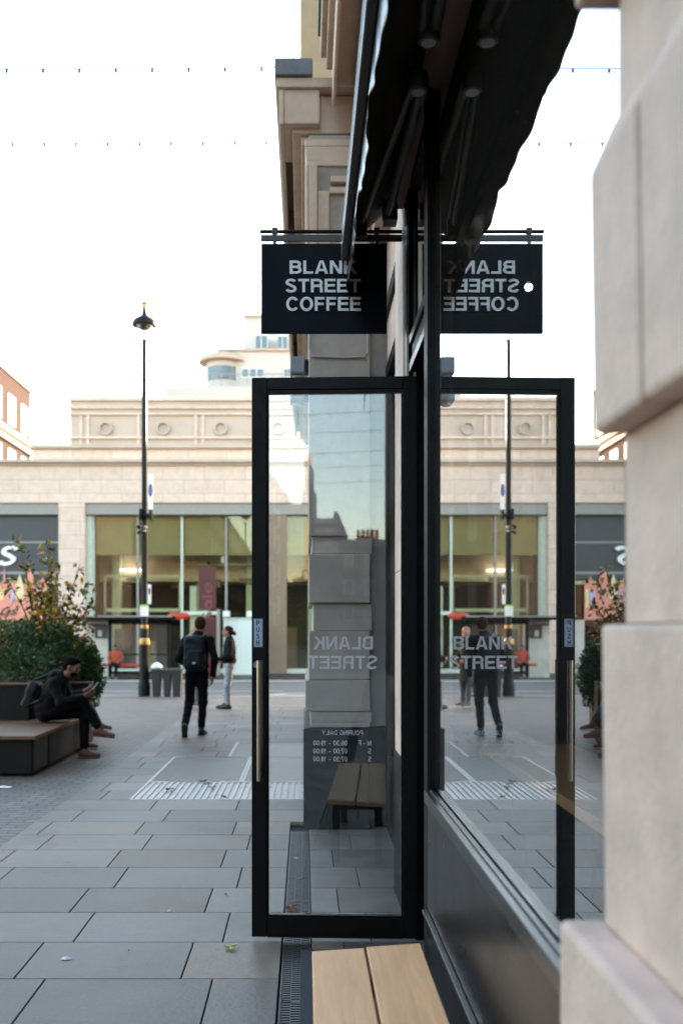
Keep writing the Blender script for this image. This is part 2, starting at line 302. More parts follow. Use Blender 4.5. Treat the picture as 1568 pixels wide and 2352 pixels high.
def arc(cx, cy, rx, ry, a0, a1, n=14):
    return [(cx+rx*math.cos(R(a0+(a1-a0)*i/n)), cy+ry*math.sin(R(a0+(a1-a0)*i/n))) for i in range(n+1)]
def glyph(c, t):
    """width, strokes (centre lines) and polygons of a grotesque capital or figure one unit high"""
    h = t/2; S = []; Q = []; w = .62
    def bowl(xs, xe, y0, y1): r = (y1-y0)/2; return [(xs, y1)]+arc(xe-r*.95, (y0+y1)/2, r*.95, r, 90, -90)+[(xs, y0)]
    if c == ' ': return .3, S, Q
    if c == 'L': w = .58; S = [[(h, 1), (h, h), (w, h)]]
    elif c == 'E': w = .64; S = [[(w, 1-h), (h, 1-h), (h, h), (w+.015, h)], [(t, .515), (w-.035, .515)]]
    elif c == 'F': w = .60; S = [[(w, 1-h), (h, 1-h), (h, 0)], [(t, .5), (w-.06, .5)]]
    elif c == 'T': w = .64; S = [[(0, 1-h), (w, 1-h)], [(w/2, 1-t), (w/2, 0)]]
    elif c == 'H': w = .70; S = [[(h, 0), (h, 1)], [(w-h, 0), (w-h, 1)], [(t, .52), (w-t, .52)]]
    elif c == 'I': w = t; S = [[(h, 0), (h, 1)]]
    elif c == 'N': w = .72; S = [[(h, 0), (h, 1)], [(w-h, 0), (w-h, 1)]]; Q = [[(t*.9, 1), (w-t*.9, 0), (w-t*.02, 0), (w-t, .0), (w-t*1.0, .0), (t*.02, 1)]]; Q = [[(.0+t*.1, 1), (t*1.12, 1), (w-t*.1, 0), (w-t*1.12, 0)]]
    elif c == 'M': w = .84; S = [[(h, 0), (h, 1)], [(w-h, 0), (w-h, 1)]]; Q = [[(t*.1, 1), (t*1.3, 1), (w/2+t*.4, 0), (w/2-t*.4, 0)], [(w-t*.1, 1), (w-t*1.3, 1), (w/2-t*.4, 0), (w/2+t*.4, 0)]]
    elif c == 'A': w = .78; Q = [[(0, 0), (t*1.08, 0), (w/2+t*.12, 1), (w/2-t*.62, 1)], [(w, 0), (w-t*1.08, 0), (w/2-t*.12, 1), (w/2+t*.62, 1)]]; S = [[(w*.24, .29), (w*.76, .29)]]
    elif c == 'K': w = .76; S = [[(h, 0), (h, 1)]]; Q = [[(t*.9, .30), (t*.9, .30+t*1.35), (w-t*1.28, 1), (w-.03, 1)], [(w*.36, .58), (w*.36+t*.75, .58+t*.62), (w, 0), (w-t*1.25, 0)]]
    elif c == 'Y': w = .74; S = [[(w/2, 0), (w/2, .42)]]; Q = [[(0, 1), (t*1.15, 1), (w/2+t*.5, .38), (w/2-t*.5, .38)], [(w, 1), (w-t*1.15, 1), (w/2-t*.5, .38), (w/2+t*.5, .38)]]
    elif c == 'V': w = .7; Q = [[(0, 1), (t*1.1, 1), (w/2+t*.5, 0), (w/2-t*.5, 0)], [(w, 1), (w-t*1.1, 1), (w/2-t*.5, 0), (w/2+t*.5, 0)]]
    elif c == 'B': w = .70; S = [[(h, 0), (h, 1)], bowl(t, w-h-.03, .515, 1-h), bowl(t, w-h, h, .515)]
    elif c == 'P': w = .66; S = [[(h, 0), (h, 1)], bowl(t, w-h, .44, 1-h)]
    elif c == 'R': w = .71; S = [[(h, 0), (h, 1)], bowl(t, w-h-.01, .48, 1-h), [(w*.48, .5)]+arc(w-h-.14, .36, .12, .13, 80, 0, 6)+[(w-h-.015, .1), (w-h+.01, 0)]]
    elif c == 'D': w = .72; S = [[(h, 0), (h, 1)], [(t, 1-h), (w*.48, 1-h)]+arc(w*.48, .5, w*.52-h, .5-h, 88, -88)+[(w*.48, h), (t, h)]]
    elif c == 'O': w = .79; S = [arc(w/2, .5, w/2-h, .52-h, 0, 360, 30)]
    elif c == 'C': w = .74; S = [arc(w*.53, .5, w*.53-h, .52-h, 38, 322, 26)]
    elif c == 'G': w = .77; S = [arc(w*.51, .5, w*.51-h, .52-h, 40, 318, 26)+[(w-h, .2), (w-h, .47)], [(w*.56, .47-h+.01), (w-t, .47-h+.01)]]
    elif c == 'U': w = .70; S = [[(h, 1)]+arc(w/2, .33, w/2-h, .345-h, 180, 360, 14)+[(w-h, 1)]]
    elif c in 'Ss': w = .67; S = [arc(w/2, .745, w/2-h-.015, .27-h, 18, 232, 14)+[(w*.5, .52)]+arc(w/2, .265, w/2-h, .285-h, 62, -162, 14)]
    elif c == '0': w = .55; S = [arc(w/2, .5, w/2-h, .51-h, 0, 360, 26)]
    elif c == '1': w = .36; S = [[(w-h, 0), (w-h, 1)], [(0, .76), (w-t, .80)]]
    elif c == '3': w = .55; S = [arc(w*.46, .74, w*.46-h, .265-h, 165, -88, 12), arc(w*.46, .27, w*.54-h, .285-h, 88, -165, 12)]
    elif c in '69':
        w = .55; S = [arc(w/2, .31, w/2-h, .32-h, 0, 360, 20), arc(w*.56, .48, w*.56-h, .53-h, 60, 190, 12)]
        if c == '9': S = [[(w-x, 1-y) for x, y in s] for s in S]
    elif c == '7': w = .53; S = [[(0, 1-h), (w-h*.6, 1-h), (w*.45, .5), (w*.34, 0)]]
    elif c == '8': w = .55; S = [arc(w/2, .75, w/2-h-.02, .265-h, 0, 360, 20), arc(w/2, .27, w/2-h, .285-h, 0, 360, 20)]
    elif c == ':': w = t; Q = [[(0, 0), (t, 0), (t, t), (0, t)], [(0, .5), (t, .5), (t, .5+t), (0, .5+t)]]
    elif c == '-': w = .34; S = [[(0, .38), (w, .38)]]
    elif c == 'a': w = .56; S = [arc(w*.45, .26, w*.45-h, .28-h, 0, 360, 18), [(w-h, .0), (w-h, .5)]+arc(w*.5, .5, w*.5-h, .22-h, 20, 150, 8)]
    elif c == 'l': w = t; S = [[(h, 0), (h, 1)]]
    elif c == 'e': w = .6; S = [[(t*.8, .36), (w-h, .36)]+arc(w/2, .36, w/2-h, .37-h, 5, 320, 20)]
    elif c == 'r': w = .4; S = [[(h, 0), (h, .72)], [(h, .45)]+arc(w*.7, .45, w*.6-h, .27-h, 170, 70, 6)]
    return w, S, Q
def ribbon(pts, t):
    L = []; Rr = []; n = len(pts); closed = math.dist(pts[0], pts[-1]) < 1e-6
    for i, p in enumerate(pts):
        a = pts[i-1] if i else (pts[-2] if closed else None); b = pts[i+1] if i < n-1 else (pts[1] if closed else None)
        d1 = Vector((p[0]-a[0], p[1]-a[1])).normalized() if a else None; d2 = Vector((b[0]-p[0], b[1]-p[1])).normalized() if b else None
        if d1 is None: d1 = d2
        if d2 is None: d2 = d1
        nn = Vector((-(d1+d2).y, (d1+d2).x)).normalized(); m = min(1/max(.35, nn.dot(Vector((-d1.y, d1.x)))), 2.2)*t/2
        L.append((p[0]+nn.x*m, p[1]+nn.y*m)); Rr.append((p[0]-nn.x*m, p[1]-nn.y*m))
    return L, Rr
def text(s, x0, x1, z0, z1, y, depth=.002, flip=False, rot=False, bold=0, shear=0, sp=None):
    """letters as a mesh in the XZ plane, cap height z0..z1, width x0..x1; flip = read from +Y"""
    t = .172 if bold else .12; sp = sp if sp is not None else (.10 if bold else .13); x = 0; polys = []; k = 0
    for c in s:
        w, S, Q = glyph(c, t)
        for st_ in S: L, Rr = ribbon(st_, t); polys.append(([(a+x, b) for a, b in L], [(a+x, b) for a, b in Rr], k)); k += 1
        for q_ in Q: polys.append(([(a+x, b) for a, b in q_], None, k)); k += 1
        x += w+sp; k = 0
    W_ = x-sp; mb = MB()
    def T(a, b, yy):
        u, w_ = a/W_, b
        u += shear*b/W_
        if rot: u, w_ = 1-w_, u
        if flip: u = 1-u
        return (x0+(x1-x0)*u, yy, z0+(z1-z0)*w_)
    for L, Rr, k in polys:
        e = min(depth*.09, .0004)*k; ya, yb = (y-e, y+depth) if not flip else (y-.0001, y+depth+e)
        if Rr is None:
            n = len(L); mb.add([T(a, b, ya) for a, b in L]+[T(a, b, yb) for a, b in L], [tuple(range(n)), tuple(range(2*n-1, n-1, -1))]+[(i, (i+1) % n, (i+1) % n+n, i+n) for i in range(n)])
        else:
            n = len(L); vs = [T(*p_, yy) for yy in (ya, yb) for side in (L, Rr) for p_ in side]
            fs = []
            for i in range(n-1):
                fs += [(i, i+1, n+i+1, n+i), (2*n+i, 3*n+i, 3*n+i+1, 2*n+i+1), (i, 2*n+i, 2*n+i+1, i+1), (n+i, n+i+1, 3*n+i+1, 3*n+i)]
            fs += [(0, n, 3*n, 2*n), (n-1, 3*n-1, 4*n-1, 2*n-1)]
            mb.add(vs, fs)
    return mb
# ------------------------------------------------------------------ ground
def gsheet(name, m, xa, xb, ys, dz, off=0):
    mb = MB()
    for a, b in zip(ys[:-1], ys[1:]):
        mb.add([(xa, a, gz(a)+dz), (xb, a, gz(a)+dz), (xb, b, gz(b)+dz), (xa, b, gz(b)+dz)], [(0, 1, 2, 3)])
    return struct(mb.build(name, m))
gsheet('ground', 'joint', -400, 400, [-400, -150, 19, 24.3, 35, 60, 400], -.06)
gsheet('sett_pavement', 'sett', -60, -2.2, [-150, 6, 19, 24.15], -.004)
gsheet('road', 'asphalt', -90, 90, [24.3, 35], -.05)
k = MB()
for a, b in ((24.15, 24.3), (35, 35.3)):
    k.add([(-90, a, gz(a)-.2), (90, a, gz(a)-.2), (90, b, gz(b)-.2), (-90, b, gz(b)-.2), (-90, a, gz(a)), (90, a, gz(a)), (90, b, gz(b)), (-90, b, gz(b))],
          [(0,3,2,1),(4,5,6,7),(0,1,5,4),(1,2,6,5),(2,3,7,6),(3,0,4,7)])
struct(k.build('road_kerb', 'kerb'))
gsheet('far_pavement', 'slab', -90, 90, [35.3, 44.5], -.006)
mk = MB()
def gq(mb, pts, dz): mb.add([(x, y, gz(y)+dz) for x, y in pts], [(0, 1, 2, 3)])
gq(mk, [(-20, 27.6), (-.6, 27.6), (-.6, 27.75), (-20, 27.75)], -.045)
gq(mk, [(1.2, 27.6), (20, 27.6), (20, 27.75), (1.2, 27.75)], -.045)
struct(mk.build('road_line_marking', 'paint_w'))
mk = MB()
gq(mk, [(-1.2, 25.2), (2.5, 25.2), (2.9, 25.45), (-.9, 25.45)], -.045); gq(mk, [(-.7, 26.2), (2.0, 26.2), (2.2, 26.4), (-.5, 26.4)], -.045)
gq(mk, [(-1.0, 25.5), (-.75, 25.5), (-.45, 26.15), (-.6, 26.15)], -.045)
struct(mk.build('road_hatch_marking', 'paint_y'))

# paving slabs: rows .502 deep, joints measured on the near rows
mb = MB(); gap = .0045; rr = random.Random(3)
def slab(x0, x1, y0, y1, tone):
    z0, z1 = gz(y0), gz(y1); e = .003
    mb.add([(x0, y0, z0-e-.002), (x1, y0, z0-e-.002), (x1, y1, z1-e-.002), (x0, y1, z1-e-.002),
            (x0+e, y0+e, z0), (x1-e, y0+e, z0), (x1-e, y1-e, z1), (x0+e, y1-e, z1), (x0, y0, z0-.03), (x1, y0, z0-.03), (x1, y1, z1-.03), (x0, y1, z1-.03)],
           [(4,5,6,7),(0,1,5,4),(1,2,6,5),(2,3,7,6),(3,0,4,7),(8,9,1,0),(9,10,2,1),(10,11,3,2),(11,8,0,3)], tone)
XR = .66
for rix in range(-60, 40):
    y0 = 4.262+.5022*rix; y1 = y0+.5022
    if y1 > 24.15: break
    xl = -2.2 if y0 < 15.9 else -2.2+0.0
    off = (-.555 if rix % 2 == 0 else -.412) + (rr.uniform(-.08, .08) if rix > 6 or rix < -2 else 0)
    xs = [off+.747*j for j in range(-80, 12)]
    xs = [x for x in xs if xl+.12 < x < XR-.1]; xs = [xl]+xs+[XR if y0 < 7.6 else 12]
    for a, b in zip(xs[:-1], xs[1:]):
        t = rr.uniform(.70, 1.20); w = rr.uniform(-.02, .10) if rr.random() < .35 else rr.uniform(-.02, .015)
        tone = (t*(1+w), t, t*(1-w))
        segs = [(a, b)]
        # leave room for the drain channel and for the gratings
        def cut(segs, c0, c1):
            o = []
            for p, q in segs:
                if q <= c0 or p >= c1: o.append((p, q)); continue
                if p < c0-.02: o.append((p, c0))
                if q > c1+.02: o.append((c1, q))
            return o
        if y0 < 7.3: segs = cut(segs, -.114, .033)
        if 8.7 < (y0+y1)/2 < 11.75: segs = cut(segs, -1.62, .02)
        elif 11.75 < (y0+y1)/2 < 13.3: segs = cut(segs, -.95, .02)
        for p, q in segs: slab(p+gap/2, q-gap/2, y0+gap/2, y1-gap/2, tone)
struct(mb.build('slab_pavement', 'slab'))

# drain channel
t = thing('drain_channel', 'long black iron drain channel set in the paving from the bench to the stone pier', 'drain', (-.04, 3, 0))
MB().box(-.112, .031, -2, 7.42, -.05, -.028).build('channel', 'draind', t)
r = MB()
for x in (-.108, .021): r.box(x, x+.007, -2, 7.42, -.03, -.001)
for j in range(19): r.box(-.101, .021, -2+j*.5, -2+j*.5+.008, -.02, -.0015)
r.build('edge_rail', 'rim', t)
g = MB()
y = -1.98; j = 0
while y < 7.4:
    for (xa, xb) in ((-.1, -.062), (-.058, -.022), (-.018, .018)):
        sh = .013 if (xa > -.06 and xa < -.03) else 0
        g.box(xa, xb, y+sh, y+sh+.0125, -.012, -.003)
    y += .026
g.box(-.0615, -.0585, -1.98, 7.4, -.014, -.004); g.box(-.0215, -.0185, -1.98, 7.4, -.014, -.004)
g.build('grating', 'rim', t)

# pavement gratings ahead
t = thing('pavement_light_grate', 'silvery barred cellar grating in the paving, nearest of the metal panels', 'grate', (-.8, 9.3, 0))
MB().box(-1.62, .02, 8.79, 9.79, -.05, -.007).build('frosted_pane', 'glasslight', t)
g = MB(); x = -1.62
while x < .02: g.box(x, x+.026, 8.79, 9.79, -.0065, .002); x += .062
g.box(-1.62, .02, 8.785, 8.81, -.012, .003); g.box(-1.62, .02, 9.77, 9.795, -.012, .003)
g.build('bar', 'galv', t)
def grid(name, label, x0, x1, y0, y1):
    t = thing('metal_grating', label, 'grate', ((x0+x1)/2, (y0+y1)/2, 0), group='fine metal gratings in the paving')
    MB().box(x0, x1, y0, y1, -.05, -.012).build('tray', 'mesh', t)
    g = MB(); x = x0
    while x < x1-.01: g.box(x, x+.011, y0, y1, -.011, 0); x += .024
    g.build('grid', 'mesh', t)
    f = MB()
    for (a, b, c, d) in ((x0, x0+.025, y0, y1), (x1-.025, x1, y0, y1), (x0+.025, x0+.22, y0, y0+.03), (x1-.22, x1-.025, y0, y0+.03), (x0+.025, x0+.14, y1-.03, y1)):
        f.box(a, b, c, d, -.005, .003)
    f.build('frame', 'galv', t)
grid('g', 'wide grey grid panel with white metal edges behind the barred grating', -1.62, -.66, 9.81, 11.78)
grid('g', 'grey grid panel beside the stone pier seen through the door glass', -.655, .02, 9.81, 11.78)
grid('g', 'farthest grey grid panel in the paving by the walking man', -.95, .02, 11.8, 13.3)

# ------------------------------------------------------------------ main building: pier, upper storeys
bd = thing('corner_building', 'pale stone corner building with heavy cornices rising above the coffee shop', 'building', (2, 8, 0))
Y0 = 7.48; mpp = Y0/FD
pz = lambda y: H+(HY-y)*mpp
st = MB()
def block(x0, z0, z1, x1=.512, yf=0): st.box(x0, x1, Y0+yf, 9.4, z0, z1)
block(.031, pz(1272), 6.0-.1); st.v = []; st.f = []; st.c = []
block(.031, 2.30, 5.45)
block(.055, 2.1635, 2.30, .53, .02)
block(.031, 1.777, 2.1605)
block(.066, 1.558, 1.774, .53, .03)
block(.031, 1.175, 1.555)
block(.003, .926, 1.172)
block(.043, .84, .923, .53, .012); block(.043, .80, .837)
st.box(.515, 3.4, Y0+.1, 9.4, .80, 5.45)                       # set-back return
st.box(.54, 3.4, 9.4, 19.5, 0.0, 5.45)
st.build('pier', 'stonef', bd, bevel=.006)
MB().box(-.012, .505, Y0-.02, 9.45, 0, .795).box(.505, 3.3, Y0+.08, 9.42, 0, .79).build('plinth', 'plinth', bd, bevel=.01)
dk = MB()                                                       # dark side shopfront beyond the pier
dk.box(.44, .55, 9.6, 12.2, .5, 4.2)
dk.box(.44, .55, 12.8, 19, .5, 4.2)
dk.build('side_window', 'plinth', bd)
# upper cornice, pavilion
c = MB()
c.box(-.236, .06, Y0-.08, 19.5, 5.88, 6.012)
c.build('lead_cap', 'lead', bd, bevel=.01)
c = MB()
c.box(-.222, .9, Y0-.05, 19.5, 5.80, 5.877)
c.box(-.20, -.165, Y0-.03, 19.5, 5.52, 5.798)
c.box(-.165, .115, Y0-.02, Y0+.6, 5.53, 5.80)
for yy in (9.6, 11.8, 14, 16.2, 18.4): c.box(-.162, .1, yy, yy+.6, 5.53, 5.79)
c.box(-.10, .9, Y0+.05, 19.5, 5.49, 5.79)
c.box(-.03, .9, Y0+.09, 19.5, 5.42, 5.488)
c.box(.0, .9, Y0-.006, 19.5, 5.36, 5.418)
c.box(.012, .9, Y0-.02, 9.42, 5.20, 5.24)
c.prism([(-.0, 5.358), (.9, 5.358), (.9, 5.20), (.012, 5.243)], Y0-.01, 9.42)
c.box(.2, .52, Y0-.05, Y0, 5.06, 5.11); c.box(.19, .52, Y0-.035, Y0, 4.98, 5.03)
c.box(.10, .19, Y0-.035, Y0, 4.3, 5.0); c.box(.035, .098, Y0-.06, Y0, 4.3, 5.195); c.box(.005, .033, Y0-.045, Y0, 4.3, 5.195)
c.build('cornice', 'stonew', bd, bevel=.008)
MB().box(-.045, 3, 9.2, 19.5, 6.02, 18).box(-.07, 3, 9.15, 19.6, 6.02, 6.3).build('upper_wall', 'stonesun', bd, bevel=.01)
# storeys above the shop (nearer)
u = MB()
u.box(.52, 6, -75, Y0, 4.62, 19); u.box(.6, 6, -75, -1.3, 0, 4.6); u.box(.9, 3.4, Y0, 9.19, 6.02, 18)  # wall behind the camera lengthened and raised to block sun and sky
u.build('front_wall', 'stonew', bd, bevel=.01)
u = MB()
u.box(.12, .52, -6, Y0-.12, 5.98, 6.15); u.box(.165, .52, -6, Y0-.1, 5.9, 5.978); u.box(.21, .235, -6, Y0-.1, 5.62, 5.898)
u.box(.235, .52, -6, Y0-.1, 5.78, 5.9); u.box(.38, .52, -6, Y0-.1, 5.65, 5.778); u.box(.43, .52, -6, Y0-.1, 5.5, 5.65); u.box(.47, .52, -6, Y0-.1, 5.2, 5.28); u.box(.48, .52, -6, Y0-.1, 4.7, 4.78)
u.build('string_course', 'stonew', bd, bevel=.01)
MB().box(.10, .13, -6, Y0-.12, 6.15, 6.24).build('gutter', 'lead', bd)
# window set back beside the pier, stone reveal
w = MB(); w.box(.641, .70, 5.725, Y0+.09, .0, .5); w.box(.64, .70, 5.725, 5.82, .5, 3.65); w.box(.64, .70, 7.44, 7.57, .5, 3.65); w.box(.64, .70, 5.82, 7.44, 3.55, 3.65); w.box(.64, .7, 6.6, 6.66, .5, 3.55); w.box(.64, .7, 5.82, 7.44, .5, .58)
w.build('side_window_frame', 'black', bd, bevel=.004)
MB().box(.67, .68, 5.82, 6.6, .58, 3.55).box(.67, .68, 6.66, 7.44, .58, 3.55).build('side_window_pane', 'glassw', bd)
s = MB(); s.box(.541, .8, 5.17, 5.72, .845, 1.9); s.box(.541, .8, 5.17, 5.72, 1.904, 2.9); s.box(.541, .8, 5.17, 5.72, 2.904, 3.9); s.box(.541, .8, 5.17, 5.72, 3.904, 4.62); s.box(.648, .9, 5.73, Y0+.095, 3.66, 5.2)
s.build('reveal', 'stone', bd, bevel=.003)
MB().box(.535, .8, 5.165, 5.725, 0, .84).build('reveal_plinth', 'plinth', bd, bevel=.004)
# floodlights and conduit on the pier
for i, (z0, lab) in enumerate(((3.62, 'upper grey floodlight box on the stone pier under the sign'), (3.40, 'lower grey floodlight box on the stone pier just over the door frame'))):
    t = thing('floodlight', lab, 'floodlight', (-.05, Y0+.25, z0))
    MB().box(-.118, .0, Y0+.14, Y0+.34, z0, z0+.135).build('housing', 'grey', t, bevel=.012)
    MB().box(.0, .03, Y0+.16, Y0+.3, z0+.02, z0+.115).build('bracket', 'black', t, bevel=.004)
    MB().lathe([(.038, -.02), (.045, 0)], (-.059, Y0+.24, z0), 16).build('lens', 'lens', t, smooth=True)
t = MB().tube([(.036, Y0-.015, 3.9), (.035, Y0-.015, 3.76), (.05, Y0-.015, 3.71), (.30, Y0-.015, 3.70), (.47, Y0-.015, 3.705), (.49, Y0-.015, 3.73), (.49, Y0-.015, 3.9)], .009).build('conduit', 'greyp', smooth=True)
tag(t, 'thin cable conduit bending across the stone pier just below the hanging sign', 'conduit')

# ------------------------------------------------------------------ near rusticated pier, right foreground
k = 1.62/FD; px = lambda x: (x-VX)*k; pzz = lambda y: H+(HY-y)*k
t = thing('stone_pilaster', 'large pale rusticated stone pilaster, out of focus at the right edge', 'pilaster', (.6, .6, 0))
YA = -1.2
MB().prism([(.4416, 0), (1.2, 0), (1.2, 1.055), (.4416, 1.055)], YA, 1.66).build('base_block', 'stone', t, bevel=.012)
MB().prism([(.512, 1.056), (1.2, 1.056), (1.2, 1.566), (.502, 1.566)], YA, 1.374).prism([(.508, 1.056), (1.2, 1.056), (1.2, 1.566), (.502, 1.566)], .924, 1.62).build('lower_block', 'stone', t, bevel=.008)
MB().prism([(.543, 1.569), (1.2, 1.569), (1.2, 1.886), (.543, 1.886)], YA, 1.615).build('recess', 'stone', t)
MB().prism([(.488, 1.888), (1.2, 1.888), (1.2, 2.42), (.525, 2.42), (.482, 2.325)], YA, 1.384).prism([(.488, 1.888), (1.2, 1.888), (1.2, 2.42), (.525, 2.42), (.482, 2.325)], 1.388, 1.62).build('upper_block', 'stone', t, bevel=.012)
MB().prism([(.527, 2.421), (1.2, 2.421), (1.2, 2.618), (.527, 2.618)], YA, 1.6).build('neck', 'stone', t)
MB().prism([(.462, 2.62), (1.2, 2.62), (1.2, 4.6), (.462, 4.6)], YA, 1.64).build('cap_block', 'stone', t, bevel=.01)

# ------------------------------------------------------------------ shopfront
GX = .541
sf = thing('shopfront', 'black framed coffee shop front with large plate window and transom', 'shopfront', (.55, 3, 0))
MB().box(GX, GX+.0015, 1.614, 4.04, .90, 3.84).build('window_pane', 'glassw', sf)
m = MB()
m.box(.513, .543, 4.0, 4.11, 0.0, 3.835)
m.box(.528, .555, 4.112, 4.16, 0.0, 3.83)
m.build('mullion', 'black', sf, bevel=.003)
MB().box(.5435, .5465, 3.985, 4.0, .9, 3.835).build('mullion_edge', 'alu', sf)
m = MB()
m.box(.556, .62, 4.80, 4.9, 0, 3.83); m.box(.530, .57, 4.9, 5.163, 0, 3.83); m.box(.57, .62, 4.95, 5.163, 0, 3.83)
m.build('door_jamb', 'black', sf, bevel=.003)
MB().box(.527, .5295, 4.96, 5.0, .0, 3.83).build('jamb_edge', 'alu', sf)
for a_ in ((.528, .60, 4.162, 4.798, 2.86, 2.92), (.528, .60, 4.162, 4.798, 3.0, 3.045), (.54, .59, 4.162, 4.798, 2.922, 2.998), (.53, .60, 4.162, 4.798, 3.77, 3.83)): MB().box(*a_).build('transom_rail', 'black', sf, bevel=.003)
MB().box(.5255, .5278, 4.162, 4.798, 3.002, 3.043).box(.5255, .5278, 4.162, 4.798, 2.862, 2.90).build('transom_trim', 'alu', sf)
MB().box(.556, .566, 4.162, 4.798, 3.046, 3.768).build('transom_pane', 'glassw', sf)
sl_ = MB(); sl_.box(.497, .56, 1.66, 3.985, .842, .888); sl_.box(.520, .538, 1.66, 3.985, .888, .894)
sl_.build('sill', 'alu', sf, bevel=.002)
MB().box(.512, .60, 1.66, 3.985, .40, .842).build('riser_panel', 'satin', sf)
MB().box(.490, .60, 1.66, 3.985, .372, .392).build('lower_ledge', 'alu', sf, bevel=.002)
MB().box(.510, .60, 1.66, 3.985, .0, .371).build('kick_panel', 'satin', sf)
fa = MB(); fa.box(.50, .60, 1.66, 5.165, 3.90, 4.60)
fa.build('fascia', 'black', sf, bevel=.003)
MB().box(.475, .555, 1.66, 5.165, 3.842, 3.897).build('soffit_board', 'brownmetal', sf, bevel=.003)
# interior
inn = thing('shop_interior', 'dark shop interior behind the plate window', 'room', (2, 3, 0))
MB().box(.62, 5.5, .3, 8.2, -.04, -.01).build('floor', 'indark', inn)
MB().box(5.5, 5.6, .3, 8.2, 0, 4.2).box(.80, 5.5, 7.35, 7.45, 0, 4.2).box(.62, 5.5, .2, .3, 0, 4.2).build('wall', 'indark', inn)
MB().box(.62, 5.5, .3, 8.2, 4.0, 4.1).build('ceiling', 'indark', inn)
t = thing('window_counter', 'orange brown timber counter inside the shop window', 'counter', (1.1, 3.4, 0))
MB().box(.87, 1.32, 1.9, 4.7, .955, .998).build('counter_top', 'counter', t, bevel=.004)
for yy in (2.0, 3.2, 4.5): MB().box(.98, 1.04, yy, yy+.06, 0, .954).build('leg', 'black', t)
t = thing('pendant_lamp', 'small lit round lamp glowing inside the shop over the sign reflection', 'lamp', (1.17, 5, 3.36))
MB().lathe([(.003, -.02), (.014, -.014), (.02, 0), (.014, .014), (.003, .02)], (1.17, 5, 3.36), 16).build('bulb', 'lit', t, smooth=True)
MB().tube([(1.17, 5, 3.39), (1.17, 5, 4.0)], .004).lathe([(.012, 0), (.016, .05)], (1.17, 5, 3.388), 12).build('cord', 'black', t)
MB().box(.16, .54, 3.40, 4.02, -.004, .010)
tag(MB().box(-.02, .495, 3.45, 4.62, .001, .012).build('dark_sheet', 'darksheet'), 'dark grey flat sheet on the paving between bench end and door', 'mat')  # flat dark sheet over the paving from bench end to door

# ------------------------------------------------------------------ door
dr = thing('glass_door', 'tall black framed glass door standing open towards the pavement', 'door', (GX, 4.75, 0), R(-2.35))
f = MB(); zt, zb = 2.822, .028
f.box(-.806, -.732, -.024, .024, zb, zt); f.build('free_stile', 'black', dr, bevel=.002, local=True)
MB().box(-.05, .018, -.024, .024, zb, zt).build('hinge_stile', 'black', dr, bevel=.002, local=True)
MB().box(-.731, -.051, -.023, .023, zt-.06, zt-.0005).build('top_rail', 'black', dr, bevel=.002, local=True)
MB().box(-.731, -.051, -.023, .023, zb+.0005, zb+.098).build('bottom_rail', 'black', dr, bevel=.002, local=True)
b = MB(); b.box(-.731, -.722, -.018, .018, .128, 2.76); b.box(-.062, -.052, -.018, .018, .128, 2.76); b.box(-.721, -.063, -.018, .018, 2.742, 2.7605); b.box(-.721, -.063, -.018, .018, .127, .137)
b.build('glazing_bead', 'black', dr, bevel=.002, local=True)
MB().box(-.721, -.063, -.005, .005, .138, 2.741).build('glass_pane', 'glassd', dr, local=True)
MB().box(-.72, -.064, -.0185, -.0165, .1375, .1395).box(-.73, -.05, .0, .02, .018, .0275).build('weather_strip', 'alu', dr, local=True)
for sgn in (-1, 1):
    h = MB().tube([(-.762+(.012 if sgn > 0 else 0), sgn*.078, .815), (-.762+(.012 if sgn > 0 else 0), sgn*.078, 1.41)], .0145, 20).build('pull_handle', 'steel', dr, smooth=True, local=True)
    mb2 = MB()
    for z in (.965, 1.262): mb2.tube([(-.774, sgn*.022, z), (-.766, sgn*.07, z)], .008, 12)
    mb2.build('handle_mount', 'steel', h, smooth=True, local=True)
lk = MB().lathe([(.010, 0), (.010, .012)], (0, 0, 0), 18)
lk.v = [(v[0]-.786, -v[2]-.024, v[1]*1.7+1.388) for v in lk.v]; lk.build('lock_cylinder', 'chrome', dr, smooth=True, local=True)
stk = MB().box(-.796, -.751, -.0265, -.0245, 1.476, 1.617).build('push_sticker', 'paper', dr, local=True)
bo = MB()
for (a, b_, c_, d) in ((-.794, -.753, 1.478, 1.4792), (-.794, -.753, 1.6138, 1.615), (-.794, -.7930, 1.4792, 1.6138), (-.754, -.753, 1.4792, 1.6138)): bo.box(a, b_, -.0275, -.0266, c_, d)
for i, ch in enumerate('PUSH'):
    z1 = 1.608-i*.0325; g_ = text(ch, -.7825, -.7665, z1-.0255, z1, -.0278, .001, bold=.03); bo.add(g_.v, g_.f)
bo.build('push_lettering', 'ink', stk, local=True)
tx = MB()
def dtext(s, xa, xb, ya, yb, bold, dst):
    k = 4.765/FD                                                # image pixels on the open leaf
    x0 = (xa-VX)*k-GX; x1 = (xb-VX)*k-GX; z0 = H+(HY-yb)*k; z1 = H+(HY-ya)*k
    g_ = text(s, x0, x1, z0, z1, .0065, .0012, flip=True, bold=bold); dst.add(g_.v, g_.f)
dtext('BLANK', 719, 856, 1462, 1492, .028, tx); dtext('STREET', 707, 866, 1506.5, 1537, .028, tx)
tx.build('shop_name_decal', 'decal', dr, local=True)
tx = MB()
dtext('POURING DAILY', 739, 833, 1678.5, 1689, .0, tx)
for y_, d1, d2 in ((1702, 'M - F', '06:30 - 19:00'), (1720.5, 'S', '07:00 - 19:00'), (1739, 'S', '07:30 - 18:00')):
    dtext(d1, 823 if d1 != 'S' else 845, 852, y_-.5, y_+11, .0, tx); dtext(d2, 719, 797, y_, y_+11, .0, tx)
tx.build('opening_hours_decal', 'decal', dr, local=True)

